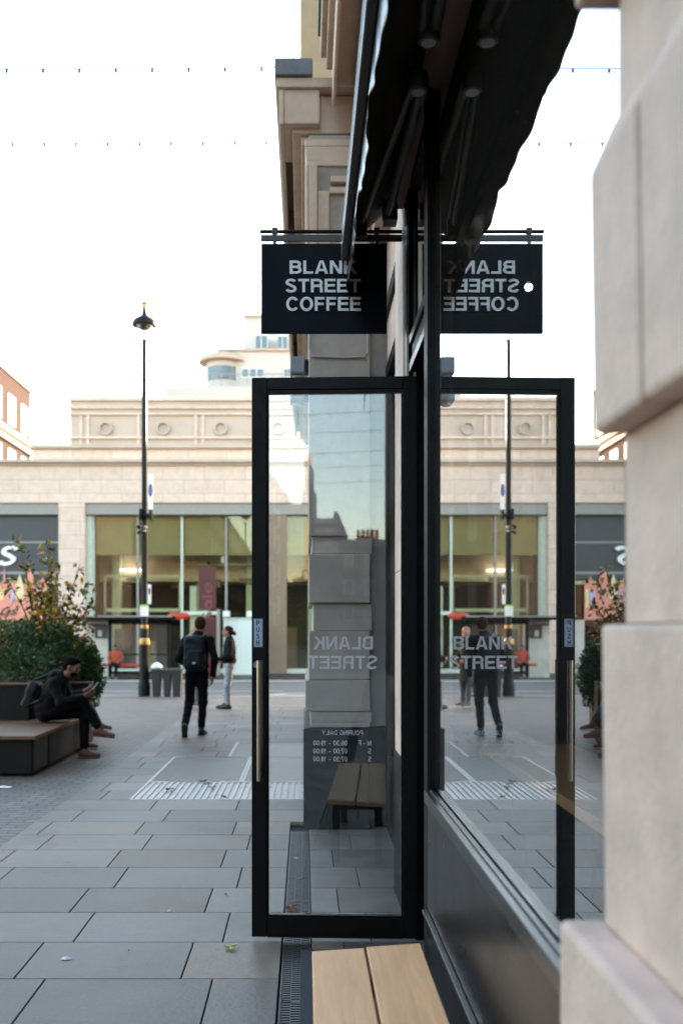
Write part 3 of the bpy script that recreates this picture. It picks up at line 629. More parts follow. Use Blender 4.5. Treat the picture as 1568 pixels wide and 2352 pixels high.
# ------------------------------------------------------------------ hanging sign
t = thing('hanging_sign', 'dark navy shop sign hung from a bar, reading BLANK STREET COFFEE', 'sign', (.1, 5.31, 3.2))
MB().box(-.243, .456, 5.31, 5.335, 3.218, 3.716).build('board', 'sign', t, bevel=.002)
q = 5.309; kk = 5.31/FD
for s_, xa, xb, ya, yb in (('BLANK', 665, 819, 599, 629), ('STREET', 655, 827.5, 641, 671.5), ('COFFEE', 657, 828, 682.5, 714)):
    text(s_, (xa-VX)*kk, (xb-VX)*kk, H+(HY-yb)*kk, H+(HY-ya)*kk, 5.303, .006, bold=.028).build('lettering', 'white', t)
MB().box(-.245, .54, 5.316, 5.329, 3.732, 3.768).build('lower_rail', 'awnmetal', t, bevel=.002)
MB().tube([(-.25, 5.322, 3.787), (.56, 5.322, 3.787)], .010, 12).build('bracket_bar', 'black', t, smooth=True)
for x in (-.168, .40): 
    MB().box(x-.016, x+.016, 5.31, 5.336, 3.775, 3.807).box(x-.009, x+.009, 5.314, 5.332, 3.715, 3.775).build('hanger', 'awnmetal', t, bevel=.002)

# ------------------------------------------------------------------ awning
t = thing('awning', 'retracted black fabric awning with wavy valance and folding arms over the shop window', 'awning', (.4, 3.3, 3.8))
YN, YF = 1.4, 5.42
MB().box(.20, .242, YN, YF, 3.62, 3.735).build('front_bar', 'awnmetal', t, bevel=.008)
MB().box(.1985, .1998, YN, YF, 3.675, 3.69).build('bar_groove', 'black', t)
c = MB(); n = 60
# canopy: thin fabric sheet from the bar up to the roller
vs = []; 
for i in range(n+1):
    y = YN+(YF-.1-YN)*i/n
    for j in range(7):
        u_ = j/6; x = .212+u_*.268; z = 3.728+u_*.197-.03*math.sin(u_*math.pi)+.004*math.sin(y*9+j)
        vs.append((x, y, z))
fs = [(i*7+j, (i+1)*7+j, (i+1)*7+j+1, i*7+j+1) for i in range(n) for j in range(6)]
o = c.add(vs, fs).build('canopy', 'fabric', t, smooth=True); sm = o.modifiers.new('s', 'SOLIDIFY'); sm.thickness = .002
# valance: hangs and flutters; scalloped hem
n = 320; vs = []; rows = 9
def hem(y):
    p = (y-.38) % .76; s_ = abs(math.sin(math.pi*p/.76))**.7
    return 3.475-.05*s_+.012*math.sin(y*17)*.3
for i in range(n+1):
    y = 1.45+(5.33-1.45)*i/n; zb_ = hem(y)
    if y > 5.1: zb_ = zb_+.02
    for j in range(rows):
        u_ = j/(rows-1); z = 3.63+(zb_-3.63)*u_
        x = .243+u_**1.5*(.007*math.sin(y*6.7+.7)+.004*math.sin(y*15.1+2)+.003*math.sin(y*31))-.006*u_
        vs.append((x, y, z))
fs = [(i*rows+j, (i+1)*rows+j, (i+1)*rows+j+1, i*rows+j+1) for i in range(n) for j in range(rows-1)]
o = MB().add(vs, fs).build('valance', 'valf', t, smooth=True); sm = o.modifiers.new('s', 'SOLIDIFY'); sm.thickness = .0015
MB().tube([(.46, YN, 3.965), (.46, YF-.1, 3.965)], .045, 16).build('roller', 'awnmetal', t, smooth=True)
def arm(y_el, y_end):
    s_ = 1 if y_end > y_el else -1; e = Vector((.437, y_el, 3.672))
    MB().tube([e+Vector((-.02, 0, 0)), Vector((.29, y_end-.1*s_, 3.705))], .017, 10).tube([e+Vector((.0, 0, .03)), Vector((.31, y_end-.05*s_, 3.745))], .012, 10).build('forearm', 'awnmetal', t, smooth=True)
    MB().tube([e+Vector((.02, 0, .01)), Vector((.445, y_end+.0*s_, 3.80))], .024, 10).build('upper_arm', 'awnmetal', t, smooth=True)
    el = MB().lathe([(.036, -.035), (.040, -.03), (.040, .03), (.036, .035)], e, 20).build('elbow', 'awnmetal', t, smooth=True)
    MB().lathe([(.026, -.0375), (.026, -.0353)], e, 20).build('elbow_cap', 'lens', el, smooth=True)
    MB().box(.42, .497, y_end-.05, y_end+.05, 3.76, 3.87).build('wall_bracket', 'awnmetal', t, bevel=.005)
    MB().tube([(.30, y_end-.1*s_, 3.64), (.30, y_end-.1*s_, 3.74)], .03, 14).build('knuckle', 'awnmetal', t, smooth=True)
arm(3.68, 5.15); arm(3.37, 1.7)

# ------------------------------------------------------------------ bench
t = thing('bench', 'pale orange timber bench of two broad planks against the black shopfront', 'bench', (.2, 2.6, 0))
MB().prism([(.025, 1.55), (.206, 1.55), (.206, 3.325), (.025, 3.29)], .42, .45, 'Z').build('plank', 'wood', t, bevel=.003)
MB().prism([(.216, 1.55), (.407, 1.55), (.407, 3.375), (.216, 3.335)], .42, .45, 'Z').build('plank', 'wood', t, bevel=.003)
for y in (1.75, 3.1):
    MB().box(.05, .10, y, y+.05, 0, .418).box(.33, .38, y, y+.05, 0, .418).box(.10, .33, y, y+.05, .36, .418).build('leg', 'black', t, bevel=.003)
# ------------------------------------------------------------------ building across the street
FY = 44.0
fx = lambda x: PX(x, FY); fz = lambda y: PZ(y, FY)
b = thing('stone_shop_building', 'long low pale stone building with tall shop windows across the road', 'building', (0, 46, -.4))
zt, zo = fz(1064), fz(1155); base = -.7
w = MB()
w.box(-60, 26, FY, FY+4, zo, zt)
for x0, x1 in ((134, 195), (-700, -600), (1330, 1391), (-1600, -1540)): w.box(fx(x0), fx(x1), FY, FY+4, base, zo-.002)
w.build('wall', 'port', b, bevel=.02)
MB().box(-60, 26, FY-.25, FY+4.2, zt, zt+.16).box(-60, 26, FY-.1, FY+4.1, zt-.12, zt-.002).build('coping', 'portd', b, bevel=.02)
Yb = 47.; MB().box(PX(75, Yb), 28, Yb, Yb+3, 4, PZ(1030, Yb)-.0).build('parapet', 'port', b, bevel=.02)
p2 = MB().box(PX(73, Yb), 28, Yb-.2, Yb+3.2, PZ(1030, Yb)+.002, PZ(1022, Yb)); 
for i in range(40): p2.box(PX(75, Yb)+i*1.1, PX(75, Yb)+i*1.1+.2, Yb-.25, Yb-.2, PZ(1031, Yb), PZ(1026, Yb))
p2.build('parapet_cap', 'portd', b)
Yc = 49.; cx = lambda x: PX(x, Yc); cz = lambda y: PZ(y, Yc)
m = MB().box(cx(161), cx(161)+62, Yc, Yc+8, 5, cz(912)); m.build('upper_storey', 'portd', b)  # unseen right end widened to keep low sun off the paving
m = MB()
for y, h in ((912, .2), (934, .12), (950, .08), (1003, .12)): m.box(cx(160)-.02, cx(161)+34, Yc-.14, Yc-.002, cz(y)-h, cz(y))
for i in range(14):
    x = cx(193)+i*2.95
    for dx in (-.18, .18): m.box(x+dx-.04+.0, x+dx+.1, Yc-.08, Yc-.001, cz(1024), cz(952))
m.build('moulding', 'port', b)
for i in range(12):
    X = cx(243)+i*2.95; r = MB()
    n = 28; ro, ri = .36, .26; zc = cz(984); vs = []; 
    for k in range(n):
        a = 2*math.pi*k/n
        for rr_, yy in ((ro, Yc-.001), (ro, Yc-.16), (ri, Yc-.16), (ri, Yc-.02)): vs.append((X+rr_*math.cos(a), yy, zc+rr_*math.sin(a)))
    fs = [(k*4+j, ((k+1) % n)*4+j, ((k+1) % n)*4+j+1, k*4+j+1) for k in range(n) for j in range(3)]
    r.add(vs, fs).build('roundel', 'portd', b, smooth=True)
# big glazed openings
def opening(xa, xb, kind):
    X0, X1 = fx(xa), fx(xb)
    MB().box(X0, X1, FY+.1, FY+1.2, zo-fz(1155)+fz(1181), zo-.003).build('head_fascia', 'greyfascia' if kind else 'greyfascia', b)
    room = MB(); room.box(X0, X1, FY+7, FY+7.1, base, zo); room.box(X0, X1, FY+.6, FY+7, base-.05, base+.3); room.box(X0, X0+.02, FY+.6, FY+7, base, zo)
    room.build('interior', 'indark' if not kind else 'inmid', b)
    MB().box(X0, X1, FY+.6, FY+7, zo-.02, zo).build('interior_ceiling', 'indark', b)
    return X0, X1
X0, X1 = opening(195, 1330, True)
for i in range(14):
    x = X0+.38+i*2.06
    if x+1.9 > X1: break
    MB().box(x, x+1.9, FY+.55, FY+.6, fz(1273), fz(1182)).build('blind', 'blind', b)
    MB().box(x-.13, x-.03, FY+.42, FY+.53, base, fz(1182)).build('window_mullion', 'paleframe' if i % 2 == 0 else 'greyfascia', b)
    MB().box(x-.02, x+1.92, FY+.46, FY+.475, base+.5, fz(1182)).build('window_pane', 'glassf', b)
MB().box(X0+.1, X1, FY+.4, FY+.54, base, base+.5).build('stall_riser', 'paleframe', b)
MB().box(X0, X0+.25, FY+.3, FY+.8, base, fz(1182)).build('end_frame', 'paleframe', b)
ii = MB()
for x in (215, 540, 610, 690): ii.box(fx(x)+.35, fx(x)+.75, FY+2.5, FY+2.9, base, zo-.1)
ii.box(fx(430), fx(462), FY+3.5, FY+4, base, zo-.1); ii.box(fx(222), fx(400), FY+1.6, FY+1.7, fz(1322), fz(1316)); ii.box(fx(222), fx(226), FY+1.6, FY+1.7, fz(1410), fz(1322)); ii.box(fx(400), fx(404), FY+1.6, FY+1.7, fz(1410), fz(1322))
ii.box(fx(230), fx(400), FY+1.4, FY+1.7, fz(1404), fz(1396)); ii.box(fx(418), fx(500), FY+.3, FY+.4, fz(1412), fz(1404)); ii.box(fx(440), fx(640), FY+2, FY+2.1, fz(1292), fz(1288))
ii.build('interior_column', 'paleframe', b)
ri = random.Random(21); sh = MB(); st_ = MB(); lt = MB()
for i in range(26):
    x = X0+1+i*.9; y = FY+ri.uniform(1.2, 5.5); h_ = ri.uniform(.8, 2.6)
    (sh if ri.random() < .6 else st_).box(x, x+ri.uniform(.2, .8), y, y+.3, base+.3, base+.3+h_)
    if i % 2: st_.box(x, x+.05, FY+ri.uniform(1, 4), FY+4.1, fz(1290), fz(1284)); sh.box(x-.3, x+.5, y-.5, y-.4, fz(ri.uniform(1330, 1345)), fz(1322))
for i in range(9): x = X0+1.2+i*2.4; lt.box(x, x+ri.uniform(.5, 1.3), FY+ri.uniform(2, 5), FY+5.1, fz(1303), fz(1301))
sh.build('display_stand', 'brown', b); st_.build('display_shelf', 'darkfascia', b); lt.build('light_tube', 'tube', b)
MB().box(fx(432), fx(447), FY+.7, FY+.9, fz(1535), fz(1345)).box(fx(505), fx(512), FY+.7, FY+.9, fz(1290), fz(1270)).build('display_panel', 'panel', b)
MB().box(fx(600), fx(658), FY+.1, FY+.4, base, fz(1182)).build('bronze_column', 'brown', b)
# left bay: dark shop with white lettering and a pink poster
X0, X1 = opening(-600, 134, False)
MB().box(X0, X1, FY+.4, FY+.5, fz(1330), fz(1182)).build('dark_fascia', 'darkfascia', b)
MB().box(X0, X1, FY+.36, FY+.4, fz(1246), fz(1242)).box(X0, X1, FY+.36, FY+.4, fz(1318), fz(1312)).build('fascia_rail', 'greyfascia', b)
MB().box(X0, X1, FY+.5, FY+.52, base, fz(1332)).build('left_bay_glass', 'glassf', b)
text('rs', fx(-44), fx(27), fz(1297), fz(1253), FY+.28, .1, bold=.05, shear=.25).build('fascia_lettering', 'white', b)
po = MB().box(X0, fx(108), FY+.3, FY+.35, fz(1424), fz(1340)).build('window_poster', 'pink', b)
pp = MB(); (lambda *a: None)([(fx(-20), fz(1340)), (fx(8), fz(1340)), (fx(5), fz(1310)), (fx(2), fz(1340))], FY+.31, FY+.34)
for xa, xb, yt in ((2, 8, 1298), (54, 74, 1305), (88, 100, 1322), (-40, -10, 1316)): MB().prism([(fx(xa), fz(1340)), (fx(xb), fz(1340)), (fx(xb-2), fz(yt+12)), (fx((xa+xb)/2), fz(yt)), (fx(xa+2), fz(yt+12))], FY+.29, FY+.299).build('poster_spire', 'pink', po)
MB().prism([(fx(30), fz(1375)), (fx(52), fz(1375)), (fx(50), fz(1345)), (fx(41), fz(1318)), (fx(32), fz(1345))], FY+.27, FY+.288).build('poster_building', 'posty', po)
for xa, xb, ya, yb in ((-30, 4, 1378, 1350), (98, 106, 1395, 1352)): MB().box(fx(xa), fx(xb), FY+.27, FY+.288, fz(ya), fz(yb)).build('poster_building', 'posty', po)
MB().box(fx(22), fx(28), FY+.25, FY+.268, fz(1385), fz(1350)).box(fx(84), fx(96), FY+.25, FY+.268, fz(1388), fz(1355)).build('poster_tower', 'postb', po)
text('LAS', fx(-2), fx(32), fz(1412), fz(1399), FY+.22, .028, bold=.02, shear=.25).build('poster_lettering', 'packm', po)
MB().box(fx(108), fx(134), FY+.3, FY+.5, base, fz(1424)).box(X0, fx(-30), FY+.3, FY+.5, base, fz(1424)).build('display_panel', 'adpanel', b)
# banner, hoarding, red door
t = thing('sale_banner', 'dark red vertical banner with faint sale lettering in the shop window', 'banner', (fx(474), FY+.3, fz(1420)))
MB().box(fx(454), fx(495), FY+.26, FY+.30, fz(1400), fz(1300)).build('cloth', 'red', t)
text('sale', fx(462), fx(486), fz(1432), fz(1338), FY+.245, .012, rot=True).build('lettering', 'redt', t)
t = thing('red_kiosk', 'red telephone style kiosk panel between the walking man and the man with the bun', 'kiosk', (fx(486), 41, -.3))
MB().box(PX(462, 41), PX(497, 41), 40.9, 41.5, -.35, PZ(1418, 41)).build('panel', 'red', t, bevel=.03)
MB().box(PX(497.5, 41), PX(503, 41), 40.9, 41.5, -.35, PZ(1400, 41)).build('side_post', 'greyfascia', t)
t = thing('hoarding', 'pale green white hoarding panel behind the man with the bun', 'hoarding', (fx(545), 42, -.35))
MB().box(PX(513, 42), PX(600, 42), 42, 42.08, PZ(1548, 42), PZ(1425, 42)).build('panel', 'panel', t)
MB().box(PX(512, 42), PX(601, 42), 41.97, 42.1, PZ(1424.8, 42), PZ(1419, 42)).box(PX(512, 42), PX(601, 42), 41.95, 42.12, gz(42)-.05, PZ(1548.2, 42)).build('trim', 'paleframe', t)
for x, lab in ((520, 'small white light box on the hoarding above the man with the bun'), (574, 'small white light box on the hoarding beside the door edge')):
    t = thing('light_box', lab, 'light box', (PX(x, 42), 42.04, PZ(1419, 42)))
    MB().box(PX(x-8, 42), PX(x+8, 42), 41.85, 42.1, PZ(1418, 42), PZ(1404, 42)).build('casing', 'panel', t, bevel=.03)
    MB().box(PX(x-5, 42), PX(x+5, 42), 41.83, 41.849, PZ(1415.5, 42), PZ(1406.5, 42)).build('face', 'white', t)

# ------------------------------------------------------------------ far buildings
t = thing('white_terraced_tower', 'white modern stepped building with curved balcony above the stone shop', 'building', (-4, 66, 10))
Y = 62.; X = lambda x: PX(x, Y); Z = lambda y: PZ(y, Y)
w = MB(); w.box(X(500), X(900), Y, Y+8, 2, Z(806)); w.box(X(385), X(900), Y-1, Y+8, 2, Z(898)); w.box(X(430), X(900), Y-.8, Y+8, 2, Z(893)); w.box(X(557), X(900), Y+1, Y+8, 2, Z(716))
w.build('wall', 'rend', t)
w = MB(); n = 16; cxx, rad = X(510), X(510)-X(472)
w.lathe([(rad, 0), (rad, Z(830)-Z(890))], (cxx, Y+rad*.6, Z(890)), 32); w.build('curved_bay', 'rend', t, smooth=True)
MB().lathe([(rad+.5, 0), (rad+.5, .25), (rad-.2, .6)], (cxx, Y+rad*.6, Z(829)), 32).build('curved_roof', 'portd', t, smooth=True)
MB().lathe([(rad+.02, 0), (rad+.02, .9)], (cxx, Y+rad*.6, Z(874)), 32).build('bay_window', 'glassr', t, smooth=True)
for xa, xb, ya, yb in ((555, 606, 845, 868), (586, 614, 768, 806), (637, 660, 770, 806), (653, 668, 845, 868)):
    f = MB().box(X(xa), X(xb), Y-.06, Y+1.05, Z(yb), Z(ya)).build('window_frame', 'winw', t)
    g = MB(); nn = 3 if xb-xa > 40 else 2
    for i in range(nn):
        a = X(xa)+(X(xb)-X(xa))*(i+.08)/nn; c = X(xa)+(X(xb)-X(xa))*(i+.92)/nn; g.box(a, c, Y-.08, Y-.061, Z(yb)+.08, Z(ya)-.08)
    g.build('window_pane', 'glassr', f)
MB().box(X(500), X(900), Y-.2, Y, Z(806), Z(802)).box(X(557), X(900), Y+.8, Y+1, Z(716), Z(712)).build('roof_edge', 'portd', t)
r = MB()
for i in range(24): r.box(X(472)+i*.55, X(472)+i*.55+.04, Y-1, Y-.96, Z(893), Z(869))
r.box(X(470), X(700), Y-1.01, Y-.95, Z(869), Z(867)); r.build('railing', 'greyfascia', t)

t = thing('brick_terrace', 'orange brick building with white framed windows and stone ledge at the far left', 'building', (-22, 66, 0))
wx = -20.
MB().box(wx-14, wx, 50, 69.5, -1, 18.9).build('wall', 'brickr', t)
MB().box(wx-14, wx+.5, 49.8, 69.9, 14.7, 15.05).box(wx-14, wx+.25, 49.9, 69.7, 14.3, 14.698).box(wx-14, wx+.15, 49.9, 69.6, 18.9, 19.2).build('cornice', 'portd', t)
for j, (z0, z1) in enumerate(((15.6, 17.6), (11.2, 13.9), (8.2, 10.2), (5, 7.2))):
    for i in range(6):
        y = 52.2+i*3.0
        f = MB().box(wx-.02, wx+.06, y, y+1.5, z0, z1).build('window_frame', 'winw', t)
        MB().box(wx+.061, wx+.07, y+.1, y+.72, z0+.1, z1-.1).box(wx+.061, wx+.07, y+.78, y+1.4, z0+.1, z1-.1).build('window_pane', 'postb' if False else 'rend', f)

# terrace behind the camera, seen only in the reflections of the door glass
D = 88.; YB = 9.5-D
bx = lambda x: ((x-VX)/FD-.082)*D; bz = lambda y: H+(HY-y)*D/FD
t = thing('brown_brick_terrace', 'brown brick terrace with sash windows mirrored in the open door', 'building', (bx(640), YB-2, 0))
MB().box(bx(300), bx(706), YB-10, YB, -.2, bz(1158)).build('wall', 'brick', t)
for x in (500, 565, 632):
    for y in (1190, 1250, 1320, 1390):
        f = MB().box(bx(x-20), bx(x+20), YB, YB+.12, bz(y+20), bz(y-20)).build('window_frame', 'winw', t)
        g = MB()
        for i in range(3):
            for j in range(2): g.box(bx(x-16+i*11), bx(x-7+i*11), YB+.121, YB+.13, bz(y+16-j*17), bz(y+2-j*17))
        g.build('window_pane', 'glassr', f)
t = thing('tall_chimney_wall', 'narrow dark chimney wall standing above the roofs in the door reflection', 'chimney', (bx(712), YB-3, 0))
MB().box(bx(700), bx(723), YB-8, YB-1, -.2, bz(1110)).box(bx(706), bx(716), YB-8, YB-1, bz(1110), bz(1050)).build('stack', 'slate', t)
MB().lathe([(.3, 0), (.26, .9)], (bx(711), YB-3, bz(1050)), 12).build('chimney_pot', 'pot', t)
t = thing('balcony_block', 'dark block with white balconies and sloping gable in the door reflection', 'building', (bx(760), YB-4, 0))
MB().prism([(bx(724), -.2), (bx(806), -.2), (bx(802), bz(1215)), (bx(783), bz(1170)), (bx(774), bz(1168)), (bx(772), bz(1185)), (bx(724), bz(1185))], YB-12, YB-2).build('wall', 'slate', t)
for y in (1190, 1215, 1268): MB().box(bx(730), bx(783), YB-2, YB-1, bz(y+6), bz(y-4)).build('balcony', 'bwhite', t)
MB().box(bx(728), bx(784), YB-2, YB-1.8, bz(1270), bz(1240)).build('balcony_screen', 'bwhite', t)
t = thing('dark_brick_row', 'low dark brick houses with small windows in the door reflection', 'building', (bx(860), YB-2, 0))
MB().box(bx(790), bx(960), YB-9, YB+2, -.2, bz(1262)).build('wall', 'brick', t)
MB().prism([(YB-9, bz(1261)), (YB+2.2, bz(1261)), (YB-3, bz(1232))], bx(790), bx(960), 'X').build('roof', 'slate', t)
MB().box(bx(826), bx(878), YB-4, YB-2.6, bz(1240), bz(1228)).build('chimney_stack', 'pot', t)
ch = MB()
for i in range(5): ch.lathe([(.22, 0), (.17, .8)], (bx(830+i*11), YB-3.3, bz(1228)), 10)
ch.build('chimney_pot', 'pot', t)
for x in (812, 858, 905, 940):
    for y in (1290, 1350, 1410):
        f = MB().box(bx(x-11), bx(x+11), YB+2, YB+2.1, bz(y+17), bz(y-15)).build('window_frame', 'winw', t)
        MB().box(bx(x-8), bx(x+8), YB+2.101, YB+2.11, bz(y+14), bz(y-12)).build('window_pane', 'glassr', f)

# blocks added behind the camera to darken the ground and cut off low sky
t = thing('shading_terrace', 'long brown brick block added behind the camera to shade the passage', 'building', (-15, -50, 0))
MB().box(-22, -9.5, -110, -1.5, -.2, 15).build('wall', 'brick', t)
MB().box(-22.1, -9.3, -110.1, -1.4, 15.002, 15.4).build('parapet', 'portd', t)
f = MB()
for i in range(25):
    for j in range(4): f.box(-9.498, -9.42, -105+i*4, -103.8+i*4, 2.2+j*3.4, 4.2+j*3.4)
f.build('window_frame', 'winw', t)
t = thing('horizon_blocker', 'broad low brick block added behind the camera to screen low sky from reflections', 'building', (0, -110, 0))
for a_ in ((-160, -31, -112, -104, -.2, 11), (bx(962), 120, -112, -104, -.2, 9), (-31, bx(961), -118, -113, -.2, 9)): MB().box(*a_).build('wall', 'brick', t)

# ------------------------------------------------------------------ string lights
def string(label, Y, z, x0, x1, sp, off, grp, sag=.0):
    t = thing('string_light', label, 'string lights', ((x0+x1)/2, Y, z), group=grp)
    n = int((x1-x0)/sp)+1; pts = []
    xs = [off+sp*i for i in range(int((x0-off)/sp), int((x1-off)/sp)+1)]
    zz = lambda x: z+sag*((x-x0)/(x1-x0)-.5)**2*4-sag
    MB().tube([(x, Y, zz(x)) for x in np.linspace(x0, x1, 24)], .0075, 5).build('cable', 'wirem', t)
    proto = None
    for x in xs:
        if proto is None:
            m = MB().lathe([(.017, 0), (.020, -.05), (.014, -.055)], (0, 0, 0), 8)
            o = m.build('socket', 'wirem', t, local=True); ORG[o.name] = ORG[t.name]
            g_ = MB().lathe([(.01, -.055), (.024, -.07), (.024, -.088), (.005, -.105)], (0, 0, 0), 8).build('bulb', 'glassl', o, local=True, smooth=True)
            proto = (o, g_)
        else:
            o = proto[0].copy(); COL.objects.link(o); g_ = proto[1].copy(); COL.objects.link(g_); g_.parent = o
        o.location = (x-ORG[t.name].x, 0, zz(x)-ORG[t.name].z)
G = 'strings of festoon bulbs over the passage'
string('upper string of dark festoon bulbs crossing the white sky', 13.1, 9.33, -8, .5, .5, -.096, G, .04)
string('lower string of dark festoon bulbs crossing the white sky', 15.05, 9.30, -9, .0, .5, -.11, G, .03)
for i, (yy, lb) in enumerate(((-24, 'highest festoon string reflected in the door glass'), (-27.2, 'second festoon string down in the door reflection'), (-31.4, 'third festoon string down in the door reflection'), (-35, 'fourth festoon string down in the door reflection'), (-39.5, 'lowest festoon string in the door reflection'))):
    string(lb, yy, 9.3, -9, .45, .7, -.1, G, .12)

# ------------------------------------------------------------------ lamp post
LY = 24.; lx = PX(331.5, LY); lz = gz(LY); ZL = lambda y: PZ(y, LY)-lz
t = thing('lamp_post', 'tall black cast iron street lamp with gold bands and a glass lantern', 'street lamp', (lx, LY, lz))
r = lambda px_: px_*LY/FD
pr = [(r(14), 0), (r(14), ZL(1575)), (r(11.5), ZL(1562)), (r(11.5), ZL(1483)), (r(12.5), ZL(1481))]
MB().lathe(pr, (0, 0, 0), 12).build('base', 'post', t, bevel=.01, local=True)
MB().lathe([(r(12.2), ZL(1481)), (r(13), ZL(1475)), (r(12), ZL(1470)), (r(10.5), ZL(1466))], (0, 0, 0), 20).lathe([(r(8.5), ZL(1444)), (r(9.2), ZL(1440)), (r(8.5), ZL(1436))], (0, 0, 0), 20).build('gold_band', 'gold', t, smooth=True, local=True)
MB().lathe([(r(9.5), ZL(1466)), (r(8), ZL(1444)), (r(8), ZL(1438)), (r(7.2), ZL(1436)), (r(7), ZL(1240)), (r(6.2), ZL(1200)), (r(6), ZL(1000)), (r(5.6), ZL(900)), (r(5.2), ZL(790)), (r(6), ZL(785)), (r(4), ZL(781))], (0, 0, 0), 18).build('shaft', 'post', t, smooth=True, local=True)
for y in (1030, 872, 905): MB().lathe([(r(5.6), ZL(y+3)), (r(6.4), ZL(y)), (r(5.5), ZL(y-3))], (0, 0, 0), 16).build('collar', 'post', t, smooth=True, local=True)
ox = PX(340, LY)-lx
for s_ in (-1, 1):
    MB().tube([(0+ox*.4, 0, ZL(782)), (ox*.4+s_*r(10), 0, ZL(777)), (ox*.4+s_*r(20), 0, ZL(773))], .02, 8).build('lantern_arm', 'post', t, smooth=True, local=True)
la = MB().lathe([(r(16), ZL(775)), (r(20.5), ZL(748))], (0, 0, 0), 16); la.build('lantern_glass', 'glassl', t, smooth=True, local=True)
MB().lathe([(r(11), ZL(756)), (r(15), ZL(750)), (r(28), ZL(748)), (r(28), ZL(742)), (r(23), ZL(734)), (r(13), ZL(728)), (r(6), ZL(722)), (r(4.5), ZL(714)), (r(4.5), ZL(709))], (0, 0, 0), 24).build('lantern_hood', 'post', t, smooth=True, local=True)
MB().lathe([(r(5), ZL(709)), (r(6), ZL(705)), (r(3.5), ZL(701)), (r(7.5), ZL(696)), (r(7), ZL(693))], (0, 0, 0), 16).build('finial', 'gold2', t, smooth=True, local=True)
# things fixed on the post
def pbox(xa, xb, ya, yb, dy=0, th=.02):
    return MB().box(PX(xa, LY), PX(xb, LY), LY-.12+dy-th, LY-.12+dy, PZ(yb, LY), PZ(ya, LY))
t2 = thing('parking_sign', 'tall narrow white plate sign with blue and red roundel high on the lamp post', 'sign', (PX(347, LY), LY, PZ(1150, LY)))
pbox(342, 353, 1090, 1172).build('plate', 'white', t2, bevel=.01)
dsc = MB(); n = 20; c0 = P(347.5, 1128, LY)
dsc.add([(c0.x+r(4.6)*math.cos(2*math.pi*k/n), LY-.143, c0.z+r(15)*math.sin(2*math.pi*k/n)) for k in range(n)]+[(c0.x+r(4.6)*math.cos(2*math.pi*k/n), LY-.141, c0.z+r(15)*math.sin(2*math.pi*k/n)) for k in range(n)], [tuple(range(n))]+[(k, (k+1) % n, (k+1) % n+n, k+n) for k in range(n)])
dsc.build('red_ring', 'red', t2)
dsc = MB(); dsc.add([(c0.x+r(3.4)*math.cos(2*math.pi*k/n), LY-.147, c0.z+r(11.5)*math.sin(2*math.pi*k/n)) for k in range(n)]+[(c0.x+r(3.4)*math.cos(2*math.pi*k/n), LY-.144, c0.z+r(11.5)*math.sin(2*math.pi*k/n)) for k in range(n)], [tuple(range(n))]+[(k, (k+1) % n, (k+1) % n+n, k+n) for k in range(n)])
dsc.build('blue_disc', mat('sign_blue', (.08, .14, .45), .5), t2)
t2 = thing('plate_sign', 'narrow white and red plate sign halfway up the lamp post', 'sign', (PX(345, LY), LY, PZ(1365, LY)))
pbox(341, 349, 1343, 1388).build('plate', 'white', t2, bevel=.008)
MB().box(PX(343, LY), PX(347.5, LY), LY-.145, LY-.141, PZ(1366, LY), PZ(1352, LY)).build('red_mark', 'red', t2)
t2 = thing('notice_plate', 'white notice with a green top edge strapped on the lamp post', 'sign', (PX(333, LY), LY, PZ(1408, LY)))
pbox(324, 343, 1393, 1416, -.02).build('plate', 'white', t2, bevel=.005)
MB().box(PX(324, LY), PX(343, LY), LY-.164, LY-.161, PZ(1393, LY), PZ(1389, LY)).build('green_edge', 'green', t2)
t2 = thing('camera_cluster', 'cluster of black cameras clamped on the lamp post below the white plate sign', 'camera', (PX(333, LY), LY, PZ(1200, LY)))
MB().box(PX(322, LY), PX(328, LY), LY-.2, LY, PZ(1195, LY), PZ(1170, LY)).box(PX(345, LY), PX(351, LY), LY-.2, LY, PZ(1195, LY), PZ(1172, LY)).box(PX(329, LY), PX(348, LY), LY-.14, LY+.1, PZ(1188, LY), PZ(1181, LY)).build('housing', 'post', t2, bevel=.015)
MB().tube([(PX(326, LY), LY-.12, PZ(1208, LY)), (PX(323, LY), LY-.3, PZ(1214, LY))], .05, 10).tube([(PX(325, LY), LY-.12, PZ(1222, LY)), (PX(322, LY), LY-.25, PZ(1226, LY))], .04, 10).build('camera_body', 'post', t2, smooth=True)
MB().lathe([(.05, 0), (.05, .05)], P(336, 1214, LY)+Vector((0, -.13, 0)), 10).lathe([(.04, 0), (.04, .04)], P(335, 1222, LY)+Vector((0, -.13, 0)), 10).build('clamp', 'galv', t2)

